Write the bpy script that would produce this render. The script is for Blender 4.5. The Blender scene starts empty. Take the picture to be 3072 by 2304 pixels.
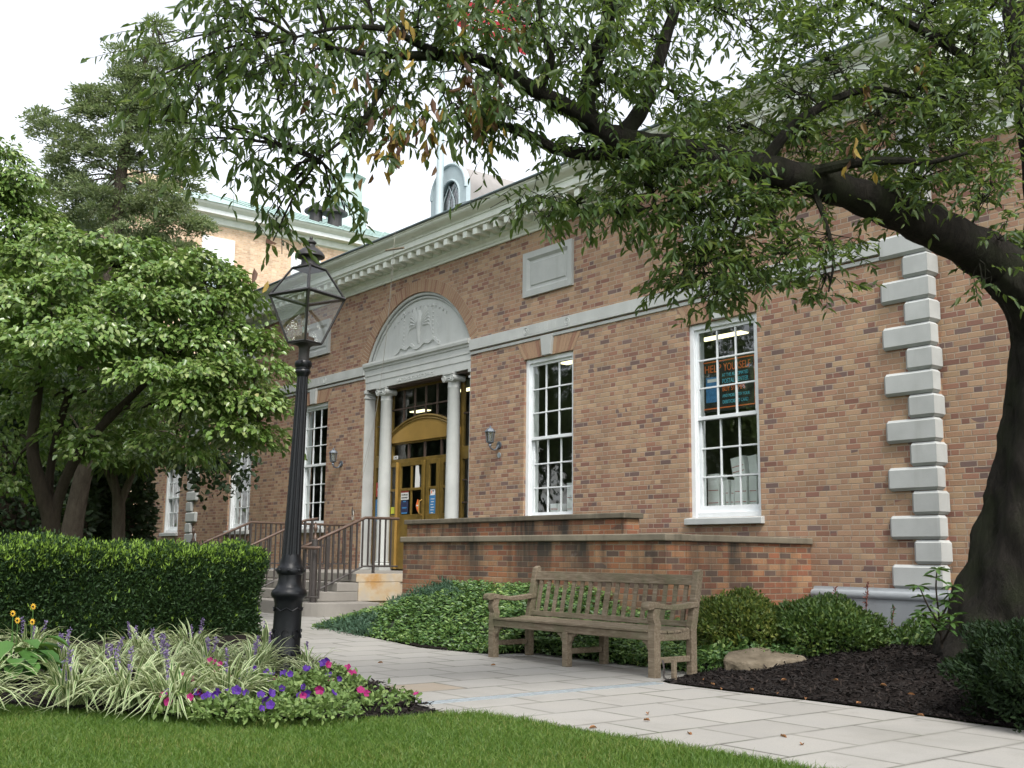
import bpy, math, random
import numpy as np
from mathutils import Vector, Matrix
random.seed(7); rng = np.random.default_rng(11)
C = bpy.context.scene.collection
scene = bpy.context.scene
R = math.radians

# ------------------------------------------------------------------ camera
CAM = np.array([17.166, -11.168, 1.0])
FWD = np.array([-0.77615325, 0.61098622, 0.15582672])
RGT = np.array([0.61990107, 0.78459876, 0.01128943])
UPV = np.array([0.11536377, -0.10535948, 0.98771989])
FPX = 3288.76                                  # focal length in pixels of the 3072 px wide frame
cam_d = bpy.data.cameras.new('camera'); cam = bpy.data.objects.new('camera', cam_d); C.objects.link(cam)
cam.matrix_world = Matrix(((RGT[0], UPV[0], -FWD[0], CAM[0]), (RGT[1], UPV[1], -FWD[1], CAM[1]),
                           (RGT[2], UPV[2], -FWD[2], CAM[2]), (0, 0, 0, 1)))
cam_d.sensor_width = 36; cam_d.lens = FPX / 3072 * 36
cam_d.clip_start = 0.05; cam_d.clip_end = 2000
scene.camera = cam

# ------------------------------------------------------------------ light
world = bpy.data.worlds.new('World'); scene.world = world; world.use_nodes = True
SUN_EL, SUN_AZ = 52, 68                        # azimuth measured clockwise from +Y
def setup_world():
    nt = world.node_tree; nt.nodes.clear()
    sky = nt.nodes.new('ShaderNodeTexSky'); sky.sky_type = 'NISHITA'; sky.sun_disc = False
    sky.sun_elevation = R(SUN_EL); sky.sun_rotation = R(SUN_AZ)
    sky.air_density = 1.0; sky.dust_density = 2.0; sky.ozone_density = 1.0
    hs = nt.nodes.new('ShaderNodeHueSaturation'); hs.inputs['Saturation'].default_value = 0.22
    hs.inputs['Value'].default_value = 1.0
    bg = nt.nodes.new('ShaderNodeBackground'); bg.inputs['Strength'].default_value = 0.15
    out = nt.nodes.new('ShaderNodeOutputWorld')
    nt.links.new(sky.outputs[0], hs.inputs['Color']); nt.links.new(hs.outputs[0], bg.inputs['Color'])
    nt.links.new(bg.outputs[0], out.inputs['Surface'])
setup_world()
sun_d = bpy.data.lights.new('sun', 'SUN'); sun = bpy.data.objects.new('sun', sun_d); C.objects.link(sun)
sun_d.energy = 1.4; sun_d.angle = R(18); sun_d.color = (1.0, 0.96, 0.9)
_sd = Vector((math.sin(R(SUN_AZ)) * math.cos(R(SUN_EL)), math.cos(R(SUN_AZ)) * math.cos(R(SUN_EL)), math.sin(R(SUN_EL))))
_sd = Vector((_sd.x, -abs(_sd.y), _sd.z))
sun.rotation_euler = _sd.to_track_quat('Z', 'Y').to_euler()
world.node_tree.nodes['Sky Texture'].sun_rotation = math.atan2(_sd.x, _sd.y)
scene.view_settings.view_transform = 'Standard'; scene.view_settings.look = 'None'
scene.view_settings.exposure = 1.3; scene.view_settings.gamma = 1
scene.cycles.use_denoising = True
try: scene.cycles.denoiser = 'OPENIMAGEDENOISE'
except Exception: pass
scene.cycles.max_bounces = 7; scene.cycles.transparent_max_bounces = 16
scene.cycles.diffuse_bounces = 4; scene.cycles.glossy_bounces = 3; scene.cycles.caustics_reflective = False
scene.cycles.caustics_refractive = False; scene.cycles.sample_clamp_indirect = 6

# ------------------------------------------------------------------ helpers
def ray(x, y):                                 # ray through a point of the 2212 px wide view
    s = 3072 / 2212
    return FWD + RGT * (x * s - 1536) / FPX - UPV * (y * s - 1152) / FPX
def at(x, y, d): return CAM + ray(x, y) * d
def atz(x, y, z):
    r = ray(x, y); return CAM + r * ((z - CAM[2]) / r[2])
def aty(x, y, Y):
    r = ray(x, y); return CAM + r * ((Y - CAM[1]) / r[1])
def atx(x, y, X):
    r = ray(x, y); return CAM + r * ((X - CAM[0]) / r[0])

class MB:
    def __init__(s): s.v = []; s.f = []; s.m = []; s.cur = 0
    def add(s, vs, fs):
        b = len(s.v); s.v += [tuple(map(float, p)) for p in vs]
        for f in fs: s.f.append(tuple(b + i for i in f)); s.m.append(s.cur)
        return s
    def box(s, x0, x1, y0, y1, z0, z1):
        vs = [(x0, y0, z0), (x1, y0, z0), (x1, y1, z0), (x0, y1, z0), (x0, y0, z1), (x1, y0, z1), (x1, y1, z1), (x0, y1, z1)]
        return s.add(vs, [(0, 3, 2, 1), (4, 5, 6, 7), (0, 1, 5, 4), (1, 2, 6, 5), (2, 3, 7, 6), (3, 0, 4, 7)])
    def hexa(s, a, b):                          # two quads -> solid
        return s.add(list(a) + list(b), [(3, 2, 1, 0), (4, 5, 6, 7), (0, 1, 5, 4), (1, 2, 6, 5), (2, 3, 7, 6), (3, 0, 4, 7)])
    def quad(s, a, b, c, d): return s.add([a, b, c, d], [(0, 1, 2, 3)])
    def extr(s, pts, axis, t0, t1, closed=True):  # polygon in the two other axes, extruded
        n = len(pts)
        def P(p, t):
            return {'x': (t, p[0], p[1]), 'y': (p[0], t, p[1]), 'z': (p[0], p[1], t)}[axis]
        vs = [P(p, t0) for p in pts] + [P(p, t1) for p in pts]
        fs = [(i, (i + 1) % n, n + (i + 1) % n, n + i) for i in range(n if closed else n - 1)]
        if closed: fs += [tuple(range(n))[::-1], tuple(range(n, 2 * n))]
        return s.add(vs, fs)
    def tube(s, pts, rad, n=8, cap=True):
        pts = [np.array(p, float) for p in pts]; k = len(pts)
        if not hasattr(rad, '__len__'): rad = [rad] * k
        vs = []; t0 = pts[1] - pts[0]; t0 = t0 / (np.linalg.norm(t0) + 1e-9)
        ref = np.array([0, 0, 1.]) if abs(t0[2]) < .9 else np.array([1., 0, 0])
        u = np.cross(t0, ref); u /= np.linalg.norm(u)
        for i, p in enumerate(pts):
            t = pts[min(i + 1, k - 1)] - pts[max(i - 1, 0)]; t = t / (np.linalg.norm(t) + 1e-9)
            u = u - t * (u @ t); u /= np.linalg.norm(u) + 1e-9; w = np.cross(t, u)
            for j in range(n):
                a = 2 * math.pi * j / n; vs.append(p + (u * math.cos(a) + w * math.sin(a)) * rad[i])
        fs = [(i * n + j, i * n + (j + 1) % n, (i + 1) * n + (j + 1) % n, (i + 1) * n + j) for i in range(k - 1) for j in range(n)]
        if cap: fs += [tuple(range(n))[::-1], tuple(range((k - 1) * n, k * n))]
        return s.add(vs, fs)
    def lathe(s, prof, n=24, cx=0, cy=0, cap=True, flute=0, nf=0):
        vs = []
        for r, z in prof:
            for j in range(n):
                a = 2 * math.pi * j / n; vs.append((cx + r * math.cos(a), cy + r * math.sin(a), z))
        k = len(prof)
        fs = [(i * n + j, i * n + (j + 1) % n, (i + 1) * n + (j + 1) % n, (i + 1) * n + j) for i in range(k - 1) for j in range(n)]
        if cap: fs += [tuple(range(n))[::-1], tuple(range((k - 1) * n, k * n))]
        return s.add(vs, fs)
    def sphere(s, c, r, n=12, m=7, sz=1):
        return s.lathe([(max(1e-4, r * math.sin(math.pi * i / m)), c[2] - r * sz * math.cos(math.pi * i / m)) for i in range(m + 1)], n, c[0], c[1])
    def build(s, name, mat, parent=None, smooth=False, loc=None, bevel=0):
        me = bpy.data.meshes.new(name); me.from_pydata(s.v, [], s.f)
        for m in (mat if isinstance(mat, (list, tuple)) else [mat]): me.materials.append(m)
        if isinstance(mat, (list, tuple)): me.polygons.foreach_set('material_index', s.m)
        if smooth: me.polygons.foreach_set('use_smooth', [True] * len(me.polygons))
        me.update()
        o = bpy.data.objects.new(name, me); C.objects.link(o)
        if loc is not None: o.location = loc
        if parent is not None: o.parent = parent
        if bevel:
            b = o.modifiers.new('bevel', 'BEVEL'); b.width = bevel; b.segments = 2; b.limit_method = 'ANGLE'; b.angle_limit = R(50)
        if smooth: 
            try: me.set_sharp_from_angle(angle=R(42))
            except Exception: pass
        return o
def tag(o, label=None, cat=None, group=None, kind=None):
    if label: o['label'] = label
    if cat: o['category'] = cat
    if group: o['group'] = group
    if kind: o['kind'] = kind
    return o
def thing(name, label, cat, loc=(0, 0, 0), group=None, rz=0):
    o = bpy.data.objects.new(name, None); C.objects.link(o); o.location = loc; o.rotation_euler = (0, 0, rz)
    o.empty_display_size = .2
    return tag(o, label, cat, group)
def copy_tree(o, parent=None):
    c = o.copy(); C.objects.link(c); c.parent = parent
    for ch in list(o.children): copy_tree(ch, c)
    return c
def np_mesh(name, V, F, mat, parent=None, smooth=False, idx=None, k=None):   # V (n,3), F (m,k) arrays
    me = bpy.data.meshes.new(name); n, (m, k) = len(V), F.shape
    me.vertices.add(n); me.vertices.foreach_set('co', np.ascontiguousarray(V, np.float32).ravel())
    me.loops.add(m * k); me.loops.foreach_set('vertex_index', np.ascontiguousarray(F, np.int32).ravel())
    me.polygons.add(m); me.polygons.foreach_set('loop_start', np.arange(0, m * k, k, dtype=np.int32))
    for mm in (mat if isinstance(mat, (list, tuple)) else [mat]): me.materials.append(mm)
    if idx is not None: me.polygons.foreach_set('material_index', np.ascontiguousarray(idx, np.int32))
    if smooth: me.polygons.foreach_set('use_smooth', np.ones(m, bool))
    me.update(calc_edges=True); me.validate()
    o = bpy.data.objects.new(name, me); C.objects.link(o)
    if parent is not None: o.parent = parent
    return o
def spline(pts, sub=6):                        # Catmull-Rom through points (any dimension)
    P = np.array(pts, float); P = np.vstack([2 * P[0] - P[1], P, 2 * P[-1] - P[-2]]); out = []
    for i in range(1, len(P) - 2):
        for t in np.linspace(0, 1, sub, endpoint=False):
            a, b, c, d = P[i - 1], P[i], P[i + 1], P[i + 2]
            out.append(.5 * (2 * b + (c - a) * t + (2 * a - 5 * b + 4 * c - d) * t * t + (3 * b - a - 3 * c + d) * t ** 3))
    out.append(P[-2]); return np.array(out)
def unit(a): return a / (np.linalg.norm(a, axis=-1, keepdims=True) + 1e-9)
def leaves_arrays(P, A, N, L, W, fold=.25, shape=(.30, .68), droop=0.0):
    """six-vertex leaves folded along the midrib: P base, A axis, N normal, L length, W width"""
    n = len(P); A = unit(A); N = unit(N - A * np.sum(A * N, 1, keepdims=True)); S = np.cross(A, N)
    L = np.broadcast_to(np.asarray(L, float), (n,))[:, None]; W = np.broadcast_to(np.asarray(W, float), (n,))[:, None]
    up = N * W * fold; dz = -N * L * droop
    V = np.stack([P, P + A * L * shape[0] + S * W * .5 + up, P + A * L * shape[1] + S * W * .38 + up + dz * .5,
                  P + A * L + dz, P + A * L * shape[1] - S * W * .38 + up + dz * .5, P + A * L * shape[0] - S * W * .5 + up], 1)
    b = (np.arange(n) * 6)[:, None]
    F = np.concatenate([b + np.array([[0, 1, 2, 3]]), b + np.array([[0, 3, 4, 5]])], 0)
    return V.reshape(-1, 3), F
def rand_unit(n):
    v = rng.normal(size=(n, 3)); return unit(v)

# ------------------------------------------------------------------ materials
class NT:
    def __init__(s, name):
        s.mat = bpy.data.materials.new(name); s.mat.use_nodes = True; s.t = s.mat.node_tree; s.t.nodes.clear()
        s.out = s.t.nodes.new('ShaderNodeOutputMaterial')
    def n(s, typ, ins=None, **kw):
        nd = s.t.nodes.new('ShaderNode' + typ)
        for k, v in kw.items(): setattr(nd, k, v)
        for k, v in (ins or {}).items(): s.set(nd.inputs[k], v)
        return nd
    def set(s, inp, v):
        if isinstance(v, bpy.types.NodeSocket): s.t.links.new(v, inp)
        elif isinstance(v, bpy.types.Node): s.t.links.new(v.outputs[0], inp)
        else: inp.default_value = v
    def m(s, op, a, b=None, c=None, clamp=False):
        nd = s.t.nodes.new('ShaderNodeMath'); nd.operation = op; nd.use_clamp = clamp
        for i, v in enumerate((a, b, c)):
            if v is not None: s.set(nd.inputs[i], v)
        return nd.outputs[0]
    def mix(s, f, a, b, blend='MIX'):
        nd = s.t.nodes.new('ShaderNodeMix'); nd.data_type = 'RGBA'; nd.blend_type = blend
        s.set(nd.inputs[0], f)
        for i, v in ((6, a), (7, b)): s.set(nd.inputs[i], v if isinstance(v, (bpy.types.NodeSocket, bpy.types.Node)) else (*v[:3], 1))
        return nd.outputs[2]
    def ramp(s, f, stops, interp='LINEAR'):
        nd = s.t.nodes.new('ShaderNodeValToRGB'); cr = nd.color_ramp; cr.interpolation = interp
        while len(cr.elements) < len(stops): cr.elements.new(0.5)
        for e, (p, c) in zip(cr.elements, stops):
            e.position = p; e.color = (*c, 1) if hasattr(c, '__len__') else (c, c, c, 1)
        s.set(nd.inputs[0], f); return nd.outputs[0]
    def noise(s, scale, detail=3, vec=None, rough=.55, dist=0):
        nd = s.n('TexNoise', {'Scale': scale, 'Detail': detail, 'Roughness': rough, 'Distortion': dist})
        s.set(nd.inputs['Vector'], vec if vec is not None else s.obj()); return nd.outputs[0]
    def obj(s):
        if not hasattr(s, '_tc'): s._tc = s.n('TexCoord')
        return s._tc.outputs['Object']
    def bump(s, h, strength=.3, dist=.01): return s.n('Bump', {'Height': h, 'Strength': strength, 'Distance': dist}).outputs[0]
    def pbsdf(s, col, rough=.6, normal=None, metal=0, spec=.5, **kw):
        nd = s.n('BsdfPrincipled'); s.set(nd.inputs['Base Color'], col if not isinstance(col, tuple) else (*col[:3], 1))
        s.set(nd.inputs['Roughness'], rough); s.set(nd.inputs['Metallic'], metal)
        nd.inputs['Specular IOR Level'].default_value = spec
        if normal is not None: s.set(nd.inputs['Normal'], normal)
        for k, v in kw.items(): s.set(nd.inputs[k], v)
        return nd.outputs[0]
    def done(s, sh): s.set(s.out.inputs['Surface'], sh); return s.mat

def simple(name, col, rough=.6, var=.15, scale=8, metal=0, spec=.5, bump=.0, bscale=60):
    t = NT(name); n = t.noise(scale, 4)
    c = t.mix(t.ramp(n, [(.3, 0), (.7, 1)]), tuple(x * (1 - var) for x in col), tuple(min(1, x * (1 + var)) for x in col))
    nm = t.bump(t.noise(bscale, 3), bump, .01) if bump else None
    return t.done(t.pbsdf(c, rough, nm, metal, spec))

def brick_mat(name, stops, mortar, along='xy', flemish=True, stain=0.0, rowh=.0677, soft=.004, dark_top=None, lowvar=.12):
    t = NT(name); sep = t.n('SeparateXYZ', {0: t.obj()})
    x, y, z = sep.outputs
    u = t.m('ADD', x, t.m('MULTIPLY', y, 1.0)); wob = t.m('MULTIPLY', t.m('SUBTRACT', t.noise(30, 2), .5), .006)
    row = t.m('FLOOR', t.m('DIVIDE', t.m('ADD', z, wob), rowh)); fz = t.m('FRACT', t.m('DIVIDE', t.m('ADD', z, wob), rowh))
    rn = t.n('TexWhiteNoise', {'W': row}, noise_dimensions='1D').outputs[0]
    per = .3048 if flemish else .2032
    off = t.m('ADD', t.m('MULTIPLY', t.m('MODULO', t.m('ABSOLUTE', row), 2.0), per / 2), t.m('MULTIPLY', rn, per * .12))
    uu = t.m('DIVIDE', t.m('ADD', t.m('ADD', u, off), t.m('ADD', wob, 50.0)), per)
    k = t.m('FLOOR', uu); p = t.m('MULTIPLY', t.m('FRACT', uu), per)
    if flemish:
        isH = t.m('GREATER_THAN', p, .2032); cid = t.m('ADD', t.m('MULTIPLY', k, 2.0), isH)
        d0 = t.m('MINIMUM', p, t.m('ABSOLUTE', t.m('SUBTRACT', p, .2032))); du = t.m('MINIMUM', d0, t.m('SUBTRACT', per, p))
    else:
        cid = k; du = t.m('MINIMUM', p, t.m('SUBTRACT', per, p))
    dv = t.m('MULTIPLY', t.m('MINIMUM', fz, t.m('SUBTRACT', 1.0, fz)), rowh)
    d = t.m('MINIMUM', du, dv)
    mask = t.m('DIVIDE', t.m('SUBTRACT', d, .0035), soft, clamp=True)          # 0 mortar, 1 brick
    wn = t.n('TexWhiteNoise', {'Vector': t.n('CombineXYZ', {0: cid, 1: row, 2: 3.3}).outputs[0]}, noise_dimensions='3D')
    patch = t.m('MULTIPLY', t.m('SUBTRACT', t.noise(.7, 2), .5), .25)
    r = t.m('ADD', wn.outputs[0], patch, clamp=True)
    col = t.ramp(r, stops, 'CONSTANT')
    fine = t.noise(70, 4)
    col = t.mix(t.m('MULTIPLY', t.ramp(fine, [(.35, 0), (.7, 1)]), lowvar * 2.2), col, (.10, .075, .06))
    hv = t.n('HueSaturation', {'Value': t.m('ADD', .86, t.m('MULTIPLY', wn.outputs[1] if False else t.n('TexWhiteNoise', {'Vector': t.n('CombineXYZ', {0: cid, 1: row, 2: 9.1}).outputs[0]}, noise_dimensions='3D').outputs[0], .28)), 'Color': col}).outputs[0]
    mc = t.mix(t.ramp(t.noise(9, 3), [(.35, 0), (.7, 1)]), tuple(c * .8 for c in mortar), mortar)
    col = t.mix(mask, mc, hv)
    big = t.ramp(t.noise(.9, 5), [(.42, 0), (.72, 1)])
    vs_ = t.ramp(t.noise(1.0, 5, t.n('Mapping', {'Vector': t.obj(), 'Scale': (3.2, 3.2, .35)}).outputs[0], .65), [(.5, 0), (.75, 1)])
    col = t.mix(t.m('MULTIPLY', vs_, .26), col, (.13, .10, .08))
    col = t.mix(t.m('MULTIPLY', big, .2), col, (.12, .09, .07))
    if stain:                                    # damp streaks with their own shape, and pale bloom
        sv = t.n('Mapping', {'Vector': t.obj(), 'Scale': (2.6, 2.6, .28)}).outputs[0]
        st = t.ramp(t.noise(1.0, 5, sv, .62), [(.44, 0), (.64, 1)])
        top = t.ramp(t.m('DIVIDE', t.m('SUBTRACT', z, .2), 1.0), [(0.25, .12), (.9, 1)])
        col = t.mix(t.m('MULTIPLY', t.m('MULTIPLY', st, top), stain), col, (.045, .042, .035))
        bl = t.ramp(t.noise(3.5, 6, None, .7), [(.62, 0), (.78, 1)])
        col = t.mix(t.m('MULTIPLY', bl, .35), col, (.42, .37, .32))
    h = t.m('ADD', t.m('MULTIPLY', mask, 1.0), t.m('MULTIPLY', fine, .35))
    return t.done(t.pbsdf(col, .86, t.bump(h, .5, .006), spec=.25))

TAN = [(0, (.375, .232, .146)), (.15, (.415, .272, .172)), (.28, (.335, .200, .128)), (.38, (.435, .298, .185)), (.50, (.355, .208, .137)),
       (.60, (.300, .155, .105)), (.69, (.395, .248, .157)), (.79, (.25, .125, .094)), (.87, (.178, .118, .105)), (.925, (.41, .27, .168))]
RED = [(0, (.33, .14, .066)), (.16, (.37, .19, .095)), (.30, (.25, .10, .056)), (.44, (.38, .215, .115)), (.58, (.32, .125, .065)),
       (.72, (.18, .095, .066)), (.81, (.28, .155, .09)), (.91, (.13, .086, .068))]
M = {}
M['brick'] = brick_mat('tan_brick', TAN, (.40, .325, .25))
M['brick_low'] = brick_mat('weathered_red_brick', RED, (.30, .24, .17), flemish=False, stain=.95, lowvar=.2)
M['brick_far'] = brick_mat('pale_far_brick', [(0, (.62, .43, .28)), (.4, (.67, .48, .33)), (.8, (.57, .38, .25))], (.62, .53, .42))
def voussoir_mat():
    t = NT('voussoir_brick'); rd = t.n('NewGeometry').outputs['Random Per Island']
    c = t.ramp(rd, [(0, (.37, .238, .152)), (.3, (.335, .205, .13)), (.55, (.40, .27, .172)), (.75, (.30, .165, .11)), (.88, (.385, .25, .158))], 'CONSTANT')
    c = t.mix(t.m('MULTIPLY', t.noise(60, 4), .3), c, (.14, .1, .08))
    return t.done(t.pbsdf(c, .86, t.bump(t.noise(120, 3), .3, .004), spec=.25))
M['voussoir'] = voussoir_mat()
M['mortar'] = simple('mortar_bed', (.42, .36, .28), .9)
def stone_mat(name, col, var=.1, streak=.25, dirt=(.16, .15, .12), spec=.3):
    t = NT(name); n = t.m('ADD', t.noise(3, 6), t.m('MULTIPLY', t.m('SUBTRACT', t.n('ObjectInfo').outputs['Random'], .5), .35))
    c = t.mix(t.ramp(n, [(.3, 0), (.72, 1)]), tuple(x * (1 - var) for x in col), tuple(min(1, x * (1 + var)) for x in col))
    sv = t.n('Mapping', {'Vector': t.obj(), 'Scale': (5, 5, .45)}).outputs[0]
    st = t.ramp(t.noise(1.0, 6, sv, .65), [(.55, 0), (.75, 1)])
    c = t.mix(t.m('MULTIPLY', st, streak), c, dirt)
    sp = t.ramp(t.noise(140, 3), [(.35, .0), (.75, .16)])
    c = t.mix(sp, c, tuple(x * .55 for x in col))
    return t.done(t.pbsdf(c, .8, t.bump(t.noise(90, 4), .25, .005), spec=spec))
M['stone'] = stone_mat('grey_limestone', (.46, .475, .455), streak=.2)
M['quoin'] = stone_mat('pale_quoin_stone', (.42, .435, .425), streak=.32, dirt=(.24, .235, .21))
M['plinth'] = stone_mat('blue_grey_plinth', (.255, .275, .29), streak=.3, dirt=(.15, .15, .14))
M['granite'] = stone_mat('grey_granite', (.25, .235, .21), streak=.2)
M['coping'] = stone_mat('mossy_coping', (.17, .148, .11), var=.35, streak=.85, dirt=(.06, .06, .045))
M['cornice'] = stone_mat('weathered_cornice_paint', (.78, .81, .75), var=.06, streak=.3, dirt=(.33, .33, .25))
M['white'] = simple('white_paint', (.76, .79, .80), .45, .05, 6, bump=.06)
M['pale_paint'] = simple('pale_blue_white_paint', (.36, .43, .45), .5, .06, 6)
M['far_white'] = simple('far_white_trim', (.66, .69, .68), .5, .06, 6)
M['bronze'] = simple('gilded_bronze', (.22, .145, .035), .38, .25, 5, metal=.35)
M['gold'] = simple('satin_gold_panel', (.42, .26, .07), .42, .12, 3, metal=.35)
M['brown_metal'] = simple('dark_brown_metal', (.085, .058, .045), .45, .2)
M['dark_iron'] = simple('brown_iron', (.05, .043, .040), .5, .2, 20)
M['handrail'] = simple('worn_handrail', (.13, .088, .068), .35, .2, 14, metal=.4)
M['black_iron'] = simple('black_gloss_paint', (.006, .007, .009), .36, .3, 12, spec=.35, bump=.12, bscale=45)
M['lead'] = simple('grey_lantern_metal', (.035, .033, .033), .5, .25, 10, metal=.2, bump=.1)
M['copper'] = simple('green_copper_roof', (.31, .41, .385), .6, .12, 2)
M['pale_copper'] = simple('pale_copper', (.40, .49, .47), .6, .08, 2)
M['slate'] = simple('blue_grey_flashing', (.13, .17, .185), .5, .2, 4)
M['dormer_roof'] = stone_mat('pale_lead_roof', (.24, .225, .215), var=.2, streak=.55, dirt=(.36, .36, .35))
M['interior'] = simple('dim_interior', (.12, .135, .11), .9)  # grey-green puts tree reflections of the panes into the room colour
M['steel'] = simple('galvanised_steel', (.40, .45, .48), .42, .12, 20, metal=.5)
M['paper'] = simple('white_paper', (.72, .72, .70), .8, .03)
M['cardboard'] = simple('white_carton', (.85, .87, .85), .7, .04)
M['redink'] = simple('red_print', (.45, .07, .05), .7, .05)
M['blue'] = simple('blue_print', (.05, .20, .42), .6, .25, 30)
M['navy'] = simple('navy_print', (.02, .03, .08), .6, .3, 30)
M['orange'] = simple('orange_print', (.85, .20, .05), .6, .1)
M['cyan'] = simple('cyan_print', (.12, .55, .68), .6, .1)
M['signback'] = simple('black_sign_board', (.012, .012, .012), .4, .1)
M['ink'] = simple('black_ink', (.02, .02, .02), .7, .1)
M['yellowprint'] = simple('yellow_print', (.5, .52, .05), .6, .1)
def glass_mat(name, tint=(.86, .9, .88), rough=0.0, wob=.0, f0=.045, gain=.9):
    t = NT(name); nm = t.bump(t.noise(3.2, 1.5), wob, .03) if wob else None
    lw = t.n('LayerWeight', {'Blend': .5}); gl = t.n('BsdfGlossy', {'Roughness': rough, 'Color': (1, 1, 1, 1)})
    if nm is not None: t.set(gl.inputs['Normal'], nm); t.set(lw.inputs['Normal'], nm)
    fr = t.m('ADD', f0, t.m('MULTIPLY', t.m('POWER', lw.outputs['Facing'], 4.0), gain), clamp=True)
    tr = t.n('BsdfTransparent', {'Color': (*tint, 1)})
    return t.done(t.n('MixShader', {0: fr, 1: tr.outputs[0], 2: gl.outputs[0]}).outputs[0])
M['glass'] = glass_mat('window_glass', (.86, .9, .88), 0.0, .7, .12, .65)
M['lampglass'] = glass_mat('lantern_glass', (.95, .97, .96), 0.0, .5, .09, .6)
def emit(name, col, st):
    t = NT(name); return t.done(t.n('Emission', {'Color': (*col, 1), 'Strength': st}).outputs[0])
M['tube'] = emit('fluorescent_tube', (1, .88, .5), 1.3)
def leaf_mat(name, stops, rough=.5, trans=.28, tcol=(.16, .26, .03), spec=.4, nscale=1.2):
    t = NT(name); g = t.n('NewGeometry'); rd = g.outputs['Random Per Island']
    v = t.m('ADD', t.m('MULTIPLY', rd, .72), t.m('MULTIPLY', t.noise(nscale, 3), .5)); v = t.m('SUBTRACT', v, .11, clamp=True)
    c = t.ramp(v, stops)
    p = t.pbsdf(c, rough, spec=spec)
    tl = t.n('BsdfTranslucent', {'Color': t.mix(.5, c, tcol)})
    return t.done(t.n('MixShader', {0: trans, 1: p, 2: tl.outputs[0]}).outputs[0])
M['cherry_leaf'] = leaf_mat('cherry_leaf', [(0, (.026, .055, .019)), (.45, (.052, .096, .030)), (.8, (.09, .138, .037)), (.97, (.17, .185, .045))], .42, .46, (.24, .34, .05))
M['old_leaf'] = leaf_mat('turning_leaf', [(0, (.10, .055, .045)), (.4, (.15, .08, .05)), (.6, (.36, .25, .05)), (1, (.5, .36, .08))], .6, .35, (.35, .2, .03))
M['dogwood_leaf'] = leaf_mat('dogwood_leaf', [(0, (.06, .13, .022)), (.4, (.115, .20, .04)), (.7, (.185, .265, .075)), (.94, (.30, .345, .14)), (1, (.36, .2, .07))], .33, .26, (.25, .36, .05), .8)  # pale leaf tones put sunlit highlights into the colour
M['conifer_leaf'] = leaf_mat('conifer_foliage', [(0, (.15, .20, .12)), (.5, (.22, .27, .145)), (1, (.30, .32, .16))], .7, .4)  # lightened: haze over the cedar is put into the colour
M['hedge_leaf'] = leaf_mat('yew_leaf', [(0, (.008, .022, .007)), (.5, (.017, .042, .012)), (.85, (.03, .065, .016)), (1, (.06, .11, .02))], .6, .15, spec=.25)
M['hedge_tip'] = leaf_mat('yew_new_growth', [(0, (.11, .22, .028)), (1, (.26, .39, .055))], .5, .35)  # fresh growth, also brightened for the light along the hedge top
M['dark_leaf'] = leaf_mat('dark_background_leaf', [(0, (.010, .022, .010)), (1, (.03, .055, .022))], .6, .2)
M['far_leaf'] = leaf_mat('far_tree_leaf', [(0, (.03, .055, .022)), (1, (.09, .14, .05))], .6, .25)
M['cover_leaf'] = leaf_mat('pachysandra_leaf', [(0, (.03, .07, .022)), (.5, (.08, .16, .045)), (.8, (.17, .27, .07)), (1, (.33, .42, .13))], .4, .22, spec=.5)
M['juniper'] = leaf_mat('juniper_needle', [(0, (.035, .08, .05)), (1, (.07, .13, .075))], .6, .15)
M['box_leaf'] = leaf_mat('shrub_leaf', [(0, (.025, .055, .014)), (.5, (.06, .115, .026)), (.85, (.11, .165, .035)), (1, (.2, .2, .05))], .5, .25)
M['petunia_leaf'] = leaf_mat('petunia_leaf', [(0, (.07, .13, .035)), (.6, (.15, .23, .065)), (1, (.25, .32, .11))], .55, .28)
M['rhodo_leaf'] = leaf_mat('rhododendron_leaf', [(0, (.04, .09, .025)), (1, (.10, .18, .05))], .4, .25)
M['grass'] = leaf_mat('lawn_grass_blade', [(0, (.045, .10, .015)), (.45, (.082, .16, .022)), (.75, (.13, .20, .034)), (.93, (.21, .21, .06)), (1, (.30, .24, .11))], .5, .35, (.14, .3, .02))
M['blade_green'] = leaf_mat('liriope_green', [(0, (.05, .12, .03)), (1, (.11, .2, .05))], .45, .25)
M['blade_cream'] = leaf_mat('liriope_cream', [(0, (.36, .42, .22)), (1, (.56, .60, .38))], .45, .3, (.5, .5, .2))
M['lilac'] = leaf_mat('lilac_flower', [(0, (.15, .11, .24)), (1, (.27, .21, .37))], .7, .3, (.3, .2, .4))
M['violet'] = leaf_mat('violet_petal', [(0, (.045, .012, .16)), (1, (.09, .025, .27))], .6, .25, (.2, .05, .5))
M['magenta'] = leaf_mat('magenta_petal', [(0, (.22, .008, .09)), (1, (.36, .02, .15))], .6, .25, (.6, .05, .3))
M['yellow'] = leaf_mat('yellow_petal', [(0, (.55, .30, .01)), (1, (.7, .42, .02))], .6, .25, (.6, .4, .05))
M['hosta'] = leaf_mat('hosta_leaf', [(0, (.035, .10, .02)), (1, (.08, .18, .035))], .45, .25)
def bark_mat(name, a, b, moss=None):
    t = NT(name); mp = t.n('Mapping', {'Vector': t.obj(), 'Scale': (11, 11, 3.2)}).outputs[0]
    n = t.noise(1.6, 8, mp, .78, .6); c = t.mix(t.ramp(n, [(.3, 0), (.7, 1)]), a, b)
    if moss: c = t.mix(t.m('MULTIPLY', t.ramp(t.noise(3, 5), [(.45, 0), (.65, 1)]), .7), c, moss)
    return t.done(t.pbsdf(c, .9, t.bump(n, 1.0, .06), spec=.2))
M['bark'] = bark_mat('cherry_bark', (.007, .006, .005), (.036, .031, .025), (.024, .030, .013))
M['bark_grey'] = bark_mat('grey_bark', (.07, .055, .043), (.15, .125, .10))
M['bark_dark'] = bark_mat('dark_bark', (.03, .024, .018), (.07, .055, .04))
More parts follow.
